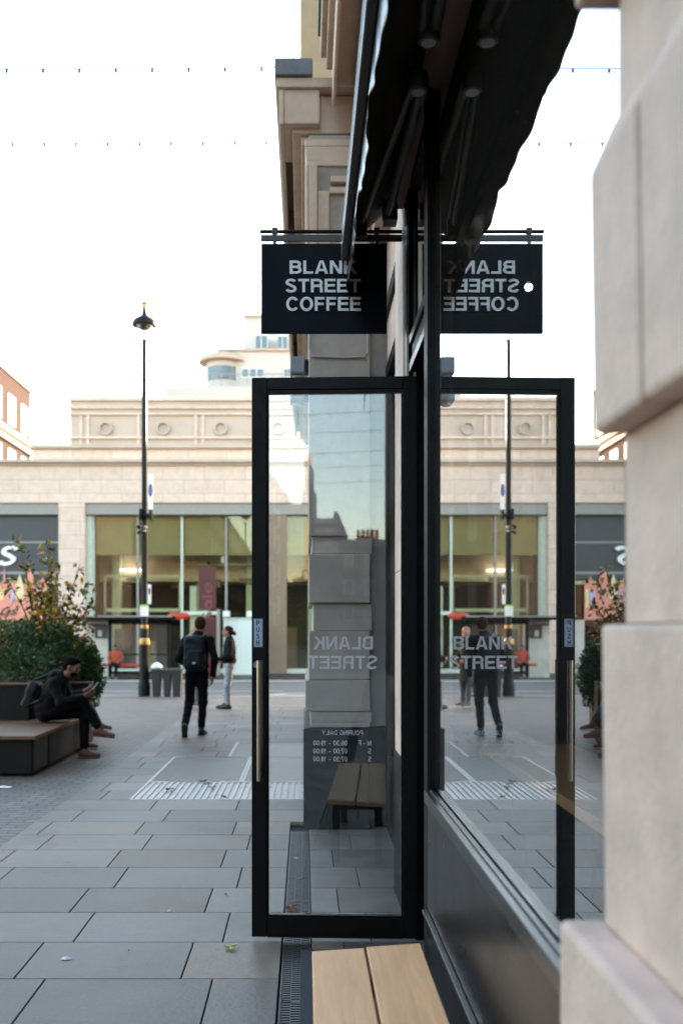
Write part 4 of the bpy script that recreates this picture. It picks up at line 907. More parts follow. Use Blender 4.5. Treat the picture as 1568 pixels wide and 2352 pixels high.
# bins by the lamp post
for i, (xa, xb, lb) in enumerate(((349, 371, 'grey bin with a white bag bulging out of its top beside the lamp post'), (375, 394, 'middle plain grey bin of the three by the lamp post'), (395.5, 419, 'grey bin nearest the walking man beside the middle bin'))):
    Yq = 23.9; zb_ = gz(Yq); zt_ = PZ(1536, Yq); x0, x1 = PX(xa, Yq), PX(xb, Yq); d = .17
    t = thing('litter_bin', lb, 'bin', ((x0+x1)/2, Yq, zb_), group='grey bins by the lamp post')
    m = MB(); m.add([(x0+.035, Yq-d+.03, zb_), (x1-.035, Yq-d+.03, zb_), (x1-.035, Yq+d, zb_), (x0+.035, Yq+d, zb_), (x0, Yq-d, zt_), (x1, Yq-d, zt_), (x1, Yq+d, zt_), (x0, Yq+d, zt_)],
          [(0,3,2,1),(4,5,6,7),(0,1,5,4),(1,2,6,5),(2,3,7,6),(3,0,4,7)]); m.build('body', 'binm', t, bevel=.015)
    MB().box(x0-.01, x1+.01, Yq-d-.015, Yq+d+.015, zt_-.09, zt_-.02).build('rim', 'binm', t, bevel=.008)
    if i == 0:
        tb = tag(MB().lathe([(.10, 0), (.15, .04), (.15, .08), (.10, .13), (.05, .17), (.02, .175)], (x0+.12, Yq-.02, zt_-.02), 14).build('bin_bag', 'bag', smooth=True), 'white plastic bag bulging from the bin beside the lamp post', 'bag')

# ------------------------------------------------------------------ bus shelter
SY = 38.; sx = lambda x: PX(x, SY); sz = lambda y: PZ(y, SY); g0 = gz(SY)
t = thing('bus_shelter', 'bus shelter with a dark flat roof and red bench rail across the road', 'bus shelter', (sx(310), SY, g0))
MB().box(sx(150), sx(408), SY-.7, SY+.9, sz(1424), sz(1416)).build('roof', 'post', t, bevel=.03)
MB().box(sx(150), sx(400), SY-.72, SY-.701, sz(1418), sz(1415)).build('roof_edge', 'greyfascia', t)
m = MB()
for x in (249, 384): m.box(sx(x), sx(x+7), SY-.05, SY+.08, g0, sz(1424))
m.box(sx(249), sx(391), SY-.05, SY+.05, sz(1434), sz(1424)); m.box(sx(249), sx(391), SY-.03, SY+.03, sz(1505), sz(1502)); m.box(sx(249), sx(391), SY-.04, SY+.04, sz(1549), sz(1542)); m.box(sx(326), sx(330), SY-.04, SY+.04, g0, sz(1424))
m.build('frame', 'post', t)
MB().box(sx(256), sx(384), SY, SY+.01, sz(1542), sz(1434)).build('glass_panel', 'glassl', t)
MB().box(sx(236), sx(332), SY-.45, SY-.25, sz(1530), sz(1524)).build('bench_rail', 'orange', t, bevel=.01)
bl = MB().lathe([(.25, -.06), (.36, 0), (.25, .06)], (0, 0, 0), 20); bl.v = [(v[0]*1.3+sx(414), v[1]*.4+SY-.5, v[2]*2.2+sz(1415.5)) for v in bl.v]
bl.build('roof_roundel', 'orange', t, smooth=True)
t = thing('ticket_kiosk', 'cream kiosk with a dark notice window left of the bus shelter', 'kiosk', (sx(228), SY, g0))
MB().box(sx(196), sx(246), SY+.3, SY+1.2, g0-.02, sz(1424)).build('body', 'adpanel', t, bevel=.02)
MB().box(sx(214), sx(243), SY+.27, SY+.3, sz(1467), sz(1437)).build('notice_window', 'darkfascia', t)
MB().box(sx(198), sx(240), SY+.27, SY+.3, sz(1437), sz(1433)).build('red_strip', 'red', t)
MB().box(sx(222), sx(231), SY+.25, SY+.269, sz(1462), sz(1448)).build('notice', 'rend', t)

# ------------------------------------------------------------------ timber-topped planter bench
t = thing('planter_bench', 'dark panelled seat with hardwood top wrapped round a shrub planter', 'planter bench', (-3.6, 11.5, 0))
bp = lambda *a: MB().box(*a)
m = MB(); m.box(-8, -2.92, 10.19, 11.88, .03, .395); m.box(-3.44, -2.92, 11.88, 13.1, .03, .395)
m.build('base', 'plantm', t, bevel=.005)
MB().box(-2.919, -2.905, 10.26, 10.78, .05, .39).box(-2.919, -2.905, 10.86, 12.0, .05, .39).box(-2.919, -2.905, 12.01, 13.08, .05, .39).build('side_panel', 'plantg', t)
MB().box(-8, -2.95, 10.25, 13.05, .0, .03).build('plinth', 'plantm', t)
m = MB(); m.box(-8, -2.87, 10.14, 10.6, .398, .44); m.box(-8, -2.87, 10.606, 11.2, .398, .44); m.box(-8, -2.87, 11.206, 11.89, .398, .44); m.box(-3.45, -2.87, 11.896, 13.12, .398, .44)
m.build('seat_top', 'woodd', t, bevel=.006)
m = MB(); m.box(-8, -3.45, 11.91, 15, 0, .88); m.prism([(-3.449, 13.14), (-2.95, 13.14), (-3.39, 15), (-3.449, 15)], 0, .83, 'Z')
m.build('planter_box', 'plantm', t, bevel=.006)
MB().box(-8, -3.43, 11.89, 12.0, .882, .905).box(-3.42, -2.93, 13.12, 13.24, .832, .856).box(-3.52, -3.43, 12.0, 13.1, .882, .905).build('planter_rim', 'woodd', t, bevel=.004)
MB().box(-7.9, -3.55, 12.02, 14.9, .88, .895).build('soil', 'soil', t)

# ------------------------------------------------------------------ plants
def bush(label, lobes, n, L, W, tones, m='leafd', name='shrub', seed=1, stems=None, group=None, hang=0):
    rn = random.Random(seed); c = lobes[0][0]
    t = thing(name, label, 'shrub', (c[0], c[1], .88), group=group); mb = MB()
    tot = sum(l[1][0]*l[1][1]*l[1][2] for l in lobes)
    for (cc, rr3) in lobes:
        k_ = int(n*(rr3[0]*rr3[1]*rr3[2])/tot)
        for _ in range(k_):
            d = Vector((rn.gauss(0, 1), rn.gauss(0, 1), rn.gauss(0, 1))).normalized(); q_ = rn.random()**.28
            bmp = 1+.16*math.sin(d.x*7+seed)+.12*math.sin(d.z*9+d.y*6)
            p = Vector(cc)+Vector((d.x*rr3[0], d.y*rr3[1], d.z*rr3[2]))*q_*bmp
            if p.z < .88 and not hang: continue
            g_ = (d+Vector((rn.gauss(0, .5), rn.gauss(0, .5), rn.gauss(.25, .5)))).normalized()
            tn = rn.choice(tones); v = rn.uniform(.6, 1.35)
            mb.leaf(p, g_, Vector((rn.gauss(0, 1), rn.gauss(0, 1), rn.gauss(0, 1))), L*rn.uniform(.6, 1.2), W*rn.uniform(.7, 1.2), tuple(x*v for x in tn))
    mb.build('foliage', m, t)
    s_ = MB()
    for _ in range(14):
        a = Vector(c)+Vector((rn.uniform(-.2, .2), rn.uniform(-.2, .2), 0)); a.z = .8
        l_ = rn.choice(lobes); e = Vector(l_[0])+Vector((rn.uniform(-.5, .5)*l_[1][0], rn.uniform(-.5, .5)*l_[1][1], rn.uniform(.0, .5)*l_[1][2]))
        s_.tube([a, (a+e)/2+Vector((rn.uniform(-.05, .05), 0, .03)), e], [.014, .01, .004], 6)
    s_.build('stem', 'bark', t)
    return t
gt = [(1, 1, 1), (.8, 1.0, .8), (1.3, 1.35, 1.2), (.6, .8, .7)]
pt = lambda x, y, Y_: tuple(P(x, y, Y_))
bush('grey green bushy shrub filling the left end of the planter', [(pt(20, 1500, 13.2), (.55, .7, .42)), (pt(-60, 1500, 13.4), (.6, .7, .45)), (pt(10, 1460, 13.6), (.3, .4, .25))], 9500, .06, .02, [(1.3, 1.5, 1.5), (1.6, 1.9, 1.7), (.8, 1, .9), (.5, .7, .6)], seed=2)
bush('dark green bushy shrub behind the seated man', [(pt(95, 1490, 13.3), (.42, .6, .36)), (pt(130, 1520, 13.5), (.35, .5, .4)), (pt(60, 1530, 12.6), (.4, .4, .25))], 9500, .06, .024, [(1, 1.1, .9), (1.3, 1.5, 1.2), (.6, .8, .6)], seed=4)
bush('rounded dark green shrub spilling over the right end of the planter', [(pt(192, 1535, 14.2), (.27, .45, .4)), (pt(205, 1570, 14.1), (.2, .35, .34)), (pt(175, 1500, 14.3), (.25, .4, .2))], 8000, .055, .03, [(.9, 1.1, .7), (1.2, 1.4, .8), (.6, .8, .5), (.7, .9, .5)], seed=6, hang=1)
# loose autumn saplings
def sapling(label, base_, tips, nleaf, seed, grp='autumn saplings growing out of the planter', L=.12):
    rn = random.Random(seed); b0 = Vector(base_); t = thing('sapling', label, 'sapling', b0, group=grp)
    s_ = MB(); lf = MB()
    for tp in tips:
        e = Vector(tp); mid = (b0+e)/2+Vector((rn.uniform(-.12, .12), rn.uniform(-.1, .1), .1))
        pts = [b0.lerp(mid, q) if q < .0 else (b0*(1-q)**2+mid*2*q*(1-q)+e*q*q) for q in [i/8 for i in range(9)]]
        s_.tube(pts, [.014-.0013*i for i in range(9)], 6)
        for j in range(nleaf):
            q = rn.uniform(.28, 1); i_ = min(7, int(q*8)); p0 = pts[i_].lerp(pts[i_+1], q*8-i_)
            dd = Vector((rn.gauss(0, 1), rn.gauss(0, 1), rn.gauss(.1, .6))).normalized(); ln = rn.uniform(.02, .24)*(1.15-q*.6); p1 = p0+dd*ln
            if j % 3 == 0: s_.tube([p0, p1], [.004, .002], 4)
            for _ in range(rn.choice((1, 2, 3))):
                tn = rn.choice([(.3, .5, .3), (.4, .65, .3), (.25, .42, .25), (1.2, 1.15, .4), (1.5, 1.1, .35), (2.0, 1.1, .2), (1.6, .8, .15), (.9, .95, .7)]); v = rn.uniform(.6, 1.2)
                lf.leaf(p1+Vector((rn.gauss(0, .03), rn.gauss(0, .03), rn.gauss(0, .03))), Vector((rn.gauss(0, 1), rn.gauss(0, 1), rn.gauss(-.4, .7))), Vector((rn.gauss(0, 1), rn.gauss(0, 1), 1)), L*rn.uniform(.6, 1.1), L*.55*rn.uniform(.7, 1.1), tuple(x*v for x in tn))
    s_.build('branch', 'bark', t, smooth=True); lf.build('foliage', 'leafy', t)
sapling('left autumn sapling with its tip against the dark shop sign', pt(95, 1500, 13.2), [pt(40, 1228, 13.2), pt(60, 1290, 13.0), pt(15, 1330, 13.3), pt(70, 1350, 13.2), pt(100, 1400, 13.2)], 24, 11)
sapling('middle autumn sapling against the pale stone pillar', pt(120, 1510, 13.5), [pt(108, 1235, 13.4), pt(116, 1275, 13.6), pt(90, 1335, 13.5), pt(145, 1375, 13.4), pt(120, 1330, 13.5)], 26, 12)
sapling('right autumn sapling with yellow leaves reaching over the bus shelter roof', pt(132, 1515, 13.8), [pt(184, 1296, 13.8), pt(205, 1345, 13.6), pt(208, 1390, 13.7), pt(170, 1420, 13.8), pt(215, 1450, 13.7), pt(150, 1380, 13.7)], 30, 13)
sapling('low yellow leaved sapling at the left edge of the frame', pt(-5, 1540, 12.8), [pt(2, 1470, 12.7), pt(-10, 1450, 12.8), pt(0, 1330, 12.9)], 30, 14, L=.06)
# ------------------------------------------------------------------ people: smooth unions of tapered limbs, meshed as one surface each
V = lambda *a: np.array(a, dtype=float)
def sdf_mesh(prims, res, wob=0):
    lo = np.min([p['lo'] for p in prims], 0)-.03; hi = np.max([p['hi'] for p in prims], 0)+.03
    n = np.ceil((hi-lo)/res).astype(int)+2; F = np.full(n, .12, dtype=np.float32)
    ax = [lo[i]+res*np.arange(n[i]) for i in range(3)]
    for p in prims:
        a = np.maximum(((p['lo']-.06-lo)/res).astype(int), 0); b = np.minimum(((p['hi']+.06-lo)/res).astype(int)+2, n)
        X, Y_, Z_ = np.meshgrid(ax[0][a[0]:b[0]], ax[1][a[1]:b[1]], ax[2][a[2]:b[2]], indexing='ij')
        d = p['f'](X, Y_, Z_); s = F[a[0]:b[0], a[1]:b[1], a[2]:b[2]]; k = p['k']
        if p.get('sub'):
            h = np.clip(.5-.5*(s+d)/k, 0, 1); r = s*(1-h)-d*h+k*h*(1-h)
        else:
            h = np.clip(.5+.5*(d-s)/k, 0, 1); r = d*(1-h)+s*h-k*h*(1-h)
        F[a[0]:b[0], a[1]:b[1], a[2]:b[2]] = r
    if wob:
        X, Y_, Z_ = np.meshgrid(*ax, indexing='ij')
        F = F+wob*(np.sin(X*31+Z_*23)+np.sin(Z_*47+Y_*29+1.3*np.sin(X*19))+.6*np.sin(Y_*61-Z_*38))
    ins = F < 0; c = ins[:-1, :-1, :-1].astype(int)*0; cnt = 0
    for i in (0, 1):
        for j in (0, 1):
            for k in (0, 1): c = c+ins[i:n[0]-1+i, j:n[1]-1+j, k:n[2]-1+k]
    act = (c > 0) & (c < 8); idx = -np.ones(act.shape, dtype=int); cells = np.argwhere(act); idx[act] = np.arange(len(cells))
    pos = np.zeros((len(cells), 3)); w = np.zeros(len(cells))
    cr = [(i, j, k) for i in (0, 1) for j in (0, 1) for k in (0, 1)]
    for p in cr:
        for q in cr:
            if sum(abs(p[t]-q[t]) for t in range(3)) != 1 or q < p: continue
            fa = F[cells[:, 0]+p[0], cells[:, 1]+p[1], cells[:, 2]+p[2]]; fb = F[cells[:, 0]+q[0], cells[:, 1]+q[1], cells[:, 2]+q[2]]
            m = (fa < 0) != (fb < 0); t = np.where(m, fa/np.where(m, fa-fb, 1), 0)
            pos += m[:, None]*(np.array(p)+t[:, None]*(np.array(q)-np.array(p))); w += m
    vs = lo+res*(cells+pos/w[:, None]); fs = []
    for axn in range(3):
        o1, o2 = [(1, 2), (2, 0), (0, 1)][axn]
        sl = [slice(1, -1)]*3; sl[axn] = slice(0, -1); sl2 = list(sl); sl2[axn] = slice(1, None)
        A, B = ins[tuple(sl)], ins[tuple(sl2)]; e = np.argwhere(A != B)
        e2 = e.copy(); e2[:, o1] += 1; e2[:, o2] += 1
        fl = A[e[:, 0], e[:, 1], e[:, 2]]
        d1 = np.zeros(3, int); d1[o1] = 1; d2 = np.zeros(3, int); d2[o2] = 1
        q = [idx[tuple((e2-d1*a-d2*b).T)] for a, b in ((0, 0), (1, 0), (1, 1), (0, 1))]
        Q = np.stack(q, 1); Q[~fl] = Q[~fl][:, ::-1]; fs.append(Q)
    fs = np.concatenate(fs); fs = fs[(fs >= 0).all(1)]
    return vs, fs
def sdf_obj(name, prims, res, m, parent, wob=0):
    vs, fs = sdf_mesh(prims, res, wob)
    me = bpy.data.meshes.new(name); me.from_pydata(vs.tolist(), [], fs.tolist()); me.update()
    me.polygons.foreach_set('use_smooth', [True]*len(me.polygons)); me.materials.append(M[m] if isinstance(m, str) else m)
    o = bpy.data.objects.new(name, me); COL.objects.link(o); o.parent = parent; ORG[o.name] = Vector((0, 0, 0))
    return o
def cap(a, b, ra, rb=None, k=.02, **kw):
    a, b = V(*a), V(*b); rb = ra if rb is None else rb; ba = b-a; L = max(ba@ba, 1e-9); r = max(ra, rb)
    def f(X, Y_, Z_):
        t = np.clip(((X-a[0])*ba[0]+(Y_-a[1])*ba[1]+(Z_-a[2])*ba[2])/L, 0, 1)
        return np.sqrt((X-a[0]-t*ba[0])**2+(Y_-a[1]-t*ba[1])**2+(Z_-a[2]-t*ba[2])**2)-(ra+(rb-ra)*t)
    return dict(f=f, lo=np.minimum(a, b)-r, hi=np.maximum(a, b)+r, k=k, **kw)
def ell(c, r, k=.03, B=None, box=None, **kw):
    c = V(*c); r = V(*r); Bm = np.eye(3) if B is None else np.array(B); R_ = max(r)+(box or 0)
    def f(X, Y_, Z_):
        P_ = [X-c[0], Y_-c[1], Z_-c[2]]; L = [Bm[i][0]*P_[0]+Bm[i][1]*P_[1]+Bm[i][2]*P_[2] for i in range(3)]
        if box is not None:
            q = [np.abs(L[i])-r[i] for i in range(3)]
            return np.sqrt(sum(np.maximum(x, 0)**2 for x in q))+np.minimum(np.maximum(np.maximum(q[0], q[1]), q[2]), 0)-box
        k0 = np.sqrt(sum((L[i]/r[i])**2 for i in range(3))); k1 = np.sqrt(sum((L[i]/r[i]**2)**2 for i in range(3)))
        return k0*(k0-1)/np.maximum(k1, 1e-6)
    m = np.sqrt((np.abs(Bm).T@(r+(box or 0)))**2)
    return dict(f=f, lo=c-m-.0, hi=c+m+.0, k=k, **kw)
def basis(fwd, up=(0, 0, 1)):
    f = V(*fwd); f /= np.linalg.norm(f); u = V(*up); s = np.cross(f, u); s /= np.linalg.norm(s); u = np.cross(s, f); return s, f, u     # right, forward, up
def head(c, fwd, up=(0, 0, 1), sc=1):
    s, f, u = basis(fwd, up); B = [s, f, u]; c = V(*c); q = lambda x, y, z: c+sc*(s*x+f*y+u*z)
    pr = [ell(q(0, -.008, .03), V(.074, .092, .088)*sc, .01, B), ell(q(0, .02, -.03), V(.058, .068, .082)*sc, .03, B), cap(q(0, .062, -.09), q(0, .058, -.078), .022*sc, k=.03),
          cap(q(0, .088, .012), q(0, .106, -.022), .010*sc, .014*sc, .012), ell(q(0, .078, .03), V(.055, .016, .012)*sc, .015, B),
          cap(q(-.014, .085, -.052), q(.014, .085, -.052), .009*sc, k=.010), cap(q(-.03, .07, -.005), q(-.045, .06, -.02), .016*sc, k=.02), cap(q(.03, .07, -.005), q(.045, .06, -.02), .016*sc, k=.02)]
    for sx_ in (-1, 1):
        pr.append(ell(q(sx_*.030, .092, .008), V(.014, .012, .009)*sc, .008, B, sub=True))
        pr.append(ell(q(sx_*.077, -.008, -.005), V(.010, .020, .032)*sc, .006, B))
    return pr, q, B
def hand(w, d, nrm, sc=1, curl=.5, side=1):
    """wrist, finger direction, palm normal; side = +1 puts the thumb on d x nrm"""
    d = V(*d)/np.linalg.norm(d); nn = V(*nrm); nn = nn-d*(nn@d); nn /= np.linalg.norm(nn); s = np.cross(d, nn)*side; w = V(*w); pr = []
    for x in (-.027, -.009, .009, .027): pr.append(cap(w+d*.005*sc+s*x*.6*sc, w+d*.085*sc+s*x*sc, .015*sc, .0125*sc, .015))
    for x, L in ((.030, .070), (.010, .080), (-.010, .074), (-.029, .058)):
        a = w+d*.088*sc+s*x*sc; c1 = curl; d1 = d*math.cos(c1)+nn*math.sin(c1); b = a+d1*L*.5*sc; d2 = d*math.cos(c1*2.2)+nn*math.sin(c1*2.2); e = b+d2*L*.5*sc
        pr += [cap(a, b, .0095*sc, .0085*sc, .004), cap(b, e, .0085*sc, .0070*sc, .004)]
    t0 = w+d*.025*sc+s*.025*sc; t1 = t0+(d*.6+s*.7+nn*.35)*.042*sc; t2 = t1+(d*.9+s*.25+nn*.45)*.030*sc
    return pr+[cap(t0, t1, .014*sc, .011*sc, .01), cap(t1, t2, .0105*sc, .0085*sc, .004)]
def shoe(an, fwd, pitch=0):
    s, f, u = basis(fwd); f2 = f*math.cos(pitch)+u*math.sin(pitch); u2 = u*math.cos(pitch)-f*math.sin(pitch); an = V(*an)
    q = lambda x, y, z: an+s*x+f2*y+u2*z; B = [s, f2, u2]
    return [cap(q(0, -.045, -.045), q(0, .05, -.05), .036, .038, .02), cap(q(0, .05, -.055), q(0, .165, -.064), .040, .030, .03), cap(q(0, 0, .01), q(0, 0, -.04), .044, .044, .03)], \
           [ell(q(0, .06, -.087), (.036, .125, .004), .01, B, box=.007)]
def person(label, loc, rz, J, jacket, trousers, skin, hair, shoes, hairprims=None, jlen=.0, group=None, collar=True, coatlen=None, sub=None, solem='sole', beard=False):
    t = thing('person', label, 'person', loc, rz); j = {k: V(*v) for k, v in J.items() if k not in ('face', 'hands', 'feet', 'up')}
    hp, q, B = head(j['head'], J['face'], J.get('up', (0, 0, 1)))
    body = hp[:]
    nb = j['head']+V(0, -.01, -.06)
    body += [cap(nb, j['neck'], .052, .058, .03)]
    body += [ell(j['chest'], (.145, .095, .17), .05), ell((j['chest']+j['pel'])/2, (.12, .085, .16), .06), ell(j['pel'], (.14, .10, .11), .06)]
    for s_ in 'LR':
        body += [cap(j['sh'+s_], j['el'+s_], .046, .036, .03), cap(j['el'+s_], j['wr'+s_], .036, .024, .02), cap(j['hip'+s_], j['kn'+s_], .075, .05, .04), cap(j['kn'+s_], j['an'+s_], .048, .033, .02)]
        ff = J['feet'][s_]; body += [cap(j['an'+s_], j['an'+s_]+V(0, 0, -.03), .03, .03)]
        hd = J['hands'][s_]; body += hand(j['wr'+s_], hd[0], hd[1], 1, hd[2], hd[3])
    sdf_obj('body', body, .0065, skin, t)
    # clothes
    jk = [ell(j['chest'], (.175, .125, .19), .06), ell((j['chest']+j['pel'])/2+V(0, 0, .0), (.16, .12, .2), .07), ell(j['pel']+V(0, 0, .07), (.17, .13, .11), .06), cap(j['neck']+V(0, -.01, -.05), j['neck']+V(0, -.005, .015), .085, .066, .04)]
    for s_ in 'LR':
        jk += [cap((j['chest']+V(0, 0, .10)+j['neck'])/2, j['sh'+s_], .068, .060, .06), cap(j['sh'+s_], j['el'+s_], .062, .054, .03), cap(j['el'+s_], j['wr'+s_]-(j['wr'+s_]-j['el'+s_])*.06, .056, .042, .02)]
    if coatlen: jk += [cap(j['pel'], j['pel']+V(0, 0, -coatlen), .15, .17, .08)]
    sdf_obj('jacket', jk, .009, jacket, t, wob=.0022)
    tr = [ell(j['pel'], (.155, .115, .11), .05)]
    for s_ in 'LR': tr += [cap(j['hip'+s_], j['kn'+s_], .088, .066, .04), cap(j['kn'+s_], j['an'+s_]+(j['kn'+s_]-j['an'+s_])*.12, .066, .055, .03)]
    sdf_obj('trousers', tr, .009, trousers, t, wob=.0022)
    for s_ in 'LR':
        up_, so_ = shoe(j['an'+s_], J['feet'][s_][0], J['feet'][s_][1]); o = sdf_obj('shoe', up_, .008, shoes, t); sdf_obj('sole', so_, .006, solem, o)
    hr = [ell(q(0, -.018, .045), (.082, .094, .085), .01, B), ell(q(0, -.05, .0), (.074, .058, .07), .03, B)]
    hr += [ell(q(0, .09, -.03), (.09, .07, .078), .02, B, sub=True)]
    if hairprims: hr += hairprims(q, B)
    sdf_obj('hair', hr, .006, hair, t, wob=.0015)
    if beard:
        sdf_obj('beard', [ell(q(0, .035, -.065), (.060, .060, .05), .02, B), ell(q(0, .10, -.03), (.03, .03, .028), .01, B, sub=True), ell(q(0, .09, .02), (.09, .06, .05), .01, B, sub=True)], .006, hair, t, wob=.001)
    for sx_ in (-1, 1): sdf_obj('eye', [ell(q(sx_*.030, .077, .008), (.011, .011, .010), .01, B)], .005, 'eye', t)
    sdf_obj('mouth', [cap(q(-.018, .088, -.052), q(.018, .088, -.052), .0065, k=.01)], .004, 'lip', t)
    return t, q

# walking man, back to the camera
Yw = 14.2; w0 = (PX(452, Yw), Yw, 0)
walk = dict(pel=(0, 0, .96), chest=(.01, .02, 1.30), neck=(.02, .03, 1.50), head=(.045, .05, 1.645), face=(.0, 1, 0), hipL=(-.09, 0, .92), knL=(-.115, .03, .50), anL=(-.15, -.24, .16), hipR=(.09, 0, .92), knR=(.085, .06, .50), anR=(.06, .05, .092),
   shL=(-.165, .0, 1.425), elL=(-.265, -.05, 1.15), wrL=(-.19, .17, 1.06), shR=(.195, .0, 1.425), elR=(.275, -.06, 1.14), wrR=(.235, .0, .88),
   hands=dict(L=((.3, 1, -.3), (1, 0, 0), .5, 1), R=((-.1, .1, -1), (-1, .2, 0), .35, -1)), feet=dict(L=((-.1, 1, 0), -1.15), R=((.25, 1, 0), 0)))
wk, q = person('man in black walking away with a dark backpack on the pavement', w0, 0, walk, 'jblack', 'trous', 'skin2', 'hairn', 'shoeb', solem='shoeb')
t = thing('backpack', 'dark navy backpack on the back of the walking man', 'backpack', (w0[0], Yw-.17, 1.25))
sdf_obj('pack', [ell((-.015, -.0, .0), (.10, .045, .19), .04, box=.05), ell((-.015, .02, -.2), (.09, .035, .04), .05, box=.05)], .009, 'packm', t, wob=.003)
sdf_obj('front_pocket', [ell((-.015, -.075, -.09), (.07, .015, .09), .02, box=.035)], .009, 'packm', t, wob=.002)
MB().tube([(-.05, -.06, .2), (-.015, -.075, .255), (.03, -.06, .2)], .011, 8).build('grab_loop', 'shoeb', t, smooth=True, local=True)
for s_ in (-1, 1): MB().tube([(s_*.09-.0, .06, -.18), (s_*.16, .17, -.1), (s_*.15, .28, .1), (s_*.12, .19, .26), (s_*.08, .06, .22)], .016, 8).build('strap', 'shoeb', t, smooth=True, local=True)
MB().box(-.03, .01, -.1275, -.122, -.17, -.15).build('badge', 'white', t, local=True)
MB().box(.135, .15, .02, .06, -.14, -.02).build('side_tab', 'red', t, local=True)

stand = dict(pel=(0, 0, .89), chest=(0, .0, 1.21), neck=(0, .0, 1.40), head=(0, .04, 1.54), face=(0, 1, .12), hipL=(-.09, 0, .85), knL=(-.10, .03, .47), anL=(-.10, .02, .092), hipR=(.09, 0, .85), knR=(.11, .05, .47), anR=(.12, .10, .092),
   shL=(-.17, -.02, 1.33), elL=(-.25, -.03, 1.08), wrL=(-.18, .17, 1.0), shR=(.17, -.02, 1.33), elR=(.25, -.02, 1.07), wrR=(.16, .18, .96),
   hands=dict(L=((.6, .6, .1), (.3, -1, 0), .5, 1), R=((-.7, .6, -.1), (-.3, -1, 0), .5, -1)), feet=dict(L=((-.1, 1, 0), 0), R=((.1, 1, 0), 0)))
Ym = 19.1
bun = lambda q, B: [cap(q(0, -.095, .0), q(0, -.135, -.01), .034, .036, .02), ell(q(0, -.145, -.02), (.03, .03, .034), .02, B)]
pm, q = person('man with a bun in a black fleece and mottled grey trousers, seen in profile', (PX(527, Ym), Ym, gz(Ym)), R(88), stand, 'jblack', 'patt', 'skin2', 'hairn', 'shoeb', hairprims=bun, solem='shoeb')
gl = MB()
for s_ in (-1, 1):
    c0 = q(s_*.032, .103, .008); gl.tube([tuple(c0+V(.022*math.cos(a), .0, .018*math.sin(a))) for a in np.linspace(0, 2*math.pi, 13)], .0025, 6, caps=False)
    gl.tube([tuple(q(s_*.054, .10, .012)), tuple(q(s_*.08, .0, .008))], .0025, 6)
gl.build('glasses', 'wirem', pm, local=True)
sdf_obj('shirt_front', [ell((-.0, .095, 1.13), (.055, .045, .20), .02)], .009, 'tee', pm)
st2 = {k: v for k, v in stand.items()}; st2 = dict(st2); st2['face'] = (.5, 1, 0)
Yf = 20.0
fr, q = person('bearded man in a long charcoal coat half hidden behind the walking man', (PX(446, Yf), Yf, gz(Yf)), R(-125), st2, 'coat', 'jeans', 'skin2', 'hairg', 'shoet', coatlen=.36, beard=True)
# seated man with phone
sit = dict(pel=(0, 0, .56), chest=(0, .13, .84), neck=(0, .22, 1.0), head=(0, .32, 1.115), face=(.0, 1, -.28), up=(0, .25, 1), hipL=(-.09, .02, .54), knL=(-.10, .46, .55), anL=(-.09, .46, .095), hipR=(.09, .02, .55), knR=(.0, .46, .70), anR=(-.04, .66, .36),
   shL=(-.18, .15, .93), elL=(-.22, .25, .70), wrL=(-.06, .50, .76), shR=(.18, .15, .93), elR=(.21, .24, .70), wrR=(.05, .48, .76),
   hands=dict(L=((.15, .9, .35), (.6, 0, .8), .6, 1), R=((-.1, .9, .4), (-.6, 0, .8), .6, -1)), feet=dict(L=((-.05, 1, 0), 0), R=((-.1, 1, 0), -.12)))
Ys = 11.62; s0 = (PX(103, Ys), Ys, 0)
quiff = lambda q, B: [ell(q(0, .035, .10), (.06, .06, .03), .03, B)]
sm_, q = person('bearded man in a dark padded jacket sitting with crossed legs looking at a phone', s0, R(-90), sit, 'jblack', 'trous', 'skin1', 'hairb', 'shoet', hairprims=quiff, beard=True, solem='shoet')
sdf_obj('hood', [ell((0, .13, 1.03), (.12, .075, .06), .03), ell((0, .19, 1.02), (.10, .06, .05), .03)], .009, 'jblack', sm_, wob=.002)
t = thing('mobile_phone', 'pale mobile phone held up by the seated man', 'phone', (s0[0]+.60, Ys, .87))
o = MB().box(-.0045, .0045, -.037, .037, -.075, .075).build('case', 'phone', t, bevel=.004, local=True); o.rotation_euler = (0, R(38), 0)
o2 = MB().box(-.0062, -.0047, -.033, .033, -.070, .070).build('screen', 'glassr', t, local=True); o2.rotation_euler = (0, R(38), 0)
t = thing('backpack', 'dark blue backpack worn by the seated man on the planter bench', 'backpack', (s0[0]-.13, Ys, .80))
sdf_obj('pack', [ell((-.03, 0, -.02), (.025, .08, .13), .04, box=.04, B=[V(.93, 0, .36)*0+V(.94, 0, -.34), V(0, 1, 0), V(.34, 0, .94)])], .009, 'packm', t, wob=.003)
for s_ in (-1, 1): MB().tube([(-.03, s_*.09, -.13), (.10, s_*.16, -.08), (.27, s_*.155, .10), (.20, s_*.12, .23), (.02, s_*.08, .16)], .016, 8).build('strap', 'packm', t, smooth=True, local=True)
s1 = (PX(90, 12.5), 12.5, 0)
sit2 = dict(sit); sit2['face'] = (0, 1, 0)
p2_, q = person('person seated behind the man with the phone, only the tan shoes showing past his knee', (s1[0]+.1, 12.5, 0.0), R(-90), sit2, 'coat', 'jeans', 'skin2', 'hairb', 'shoet')
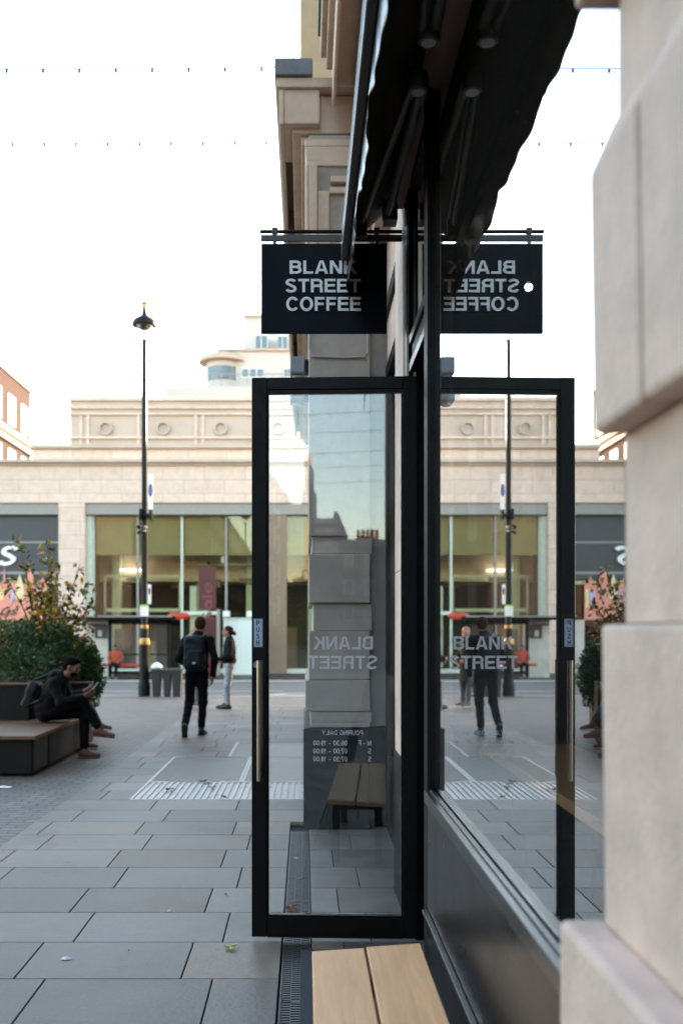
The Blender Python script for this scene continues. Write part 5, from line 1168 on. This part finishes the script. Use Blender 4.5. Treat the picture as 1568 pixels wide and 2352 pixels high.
# distant person in the shelter
perch = dict(pel=(0, 0, .58), chest=(0, .02, .88), neck=(0, .03, 1.06), head=(0, .06, 1.19), face=(-.1, 1, 0), hipL=(-.09, .02, .55), knL=(-.11, .42, .50), anL=(-.12, .46, .095), hipR=(.09, .02, .55), knR=(.11, .42, .50), anR=(.12, .42, .095),
   shL=(-.19, .0, 1.0), elL=(-.27, .02, .76), wrL=(-.17, .2, .66), shR=(.19, .0, 1.0), elR=(.27, .02, .76), wrR=(.17, .2, .66),
   hands=dict(L=((.3, 1, -.3), (0, 0, -1), .5, 1), R=((-.3, 1, -.3), (0, 0, -1), .5, -1)), feet=dict(L=((0, 1, 0), 0), R=((0, 1, 0), 0)))
person('distant person in an orange jacket perched on the bus shelter rail', (PX(265, 37.55), 37.55, gz(37.5)), R(180), perch, 'jorange', 'trous', 'skin1', 'hairn', 'shoeb')

# ------------------------------------------------------------------ litter on the paving
def gpt(x, y): 
    Yq = H*FD/(y-HY); return PX(x, Yq), Yq
def fallen(x, y, size, m, label, seed, name='fallen_leaf', cat='leaf'):
    rn = random.Random(seed); X_, Y_ = gpt(x, y); t = MB(); n = 11; a0 = rn.uniform(0, 6); vs = [(X_, Y_, .012+size*.1)]
    for k_ in range(n):
        a = a0+2*math.pi*k_/n; r_ = size*(.5 if k_ % 2 else 1)*rn.uniform(.55, 1.1) if name == 'fallen_leaf' else size*rn.uniform(.75, 1)*(1 if abs(math.sin(a)) < .6 else .6)
        vs.append((X_+r_*math.cos(a), Y_+r_*math.sin(a), .004+rn.uniform(0, size*(.5 if name == 'fallen_leaf' else .05))))
    o = t.add(vs, [(0, k_+1, (k_+1) % n+1) for k_ in range(n)]).build(name, m); sm = o.modifiers.new('s', 'SOLIDIFY'); sm.thickness = .0012
    tag(o, label, cat)
fallen(527, 2182, .045, 'leafg', 'crumpled yellow green leaf on the paving just left of the door foot', 1)
fallen(668, 2090, .05, 'leafr', 'rust red leaf lying on the drain seen through the door glass', 2)
fallen(390, 1818, .07, 'leafb', 'brown leaf at the left part of the barred grating', 3)
fallen(465, 1798, .06, 'leafb', 'brown leaf at the upper edge of the barred grating', 4)
fallen(488, 1812, .05, 'leafb', 'brown leaf in the middle of the barred grating', 5)
fallen(513, 1833, .04, 'leafb', 'small brown leaf at the near edge of the barred grating', 6)
fallen(476, 1803, .04, 'leafb', 'tiny brown leaf just right of the one on the upper grating edge', 7)
fallen(152, 2205, .03, 'scrap', 'white paper scrap lying across a slab joint in the left foreground', 8, 'paper_scrap', 'litter')
fallen(390, 2095, .016, 'scrap', 'small white blob of litter on the slabs left of the door', 9, 'paper_scrap', 'litter')
fallen(8, 1810, .09, 'scrap', 'crumpled white paper on the setts by the planter bench', 10, 'paper_scrap', 'litter')
fallen(680, 1975, .025, 'leafg', 'small yellow leaf on the drain behind the door glass', 11)
fallen(519, 2057, .013, 'leafb', 'tiny dark leaf crumb on a slab close to the door frame', 12)
fallen(296, 1887+300, .006, 'leafb', 'dark speck of leaf on a foreground slab left of the door', 13)
rs = random.Random(5)
bpy.context.view_layer.update()
print('objects', len(COL.objects))
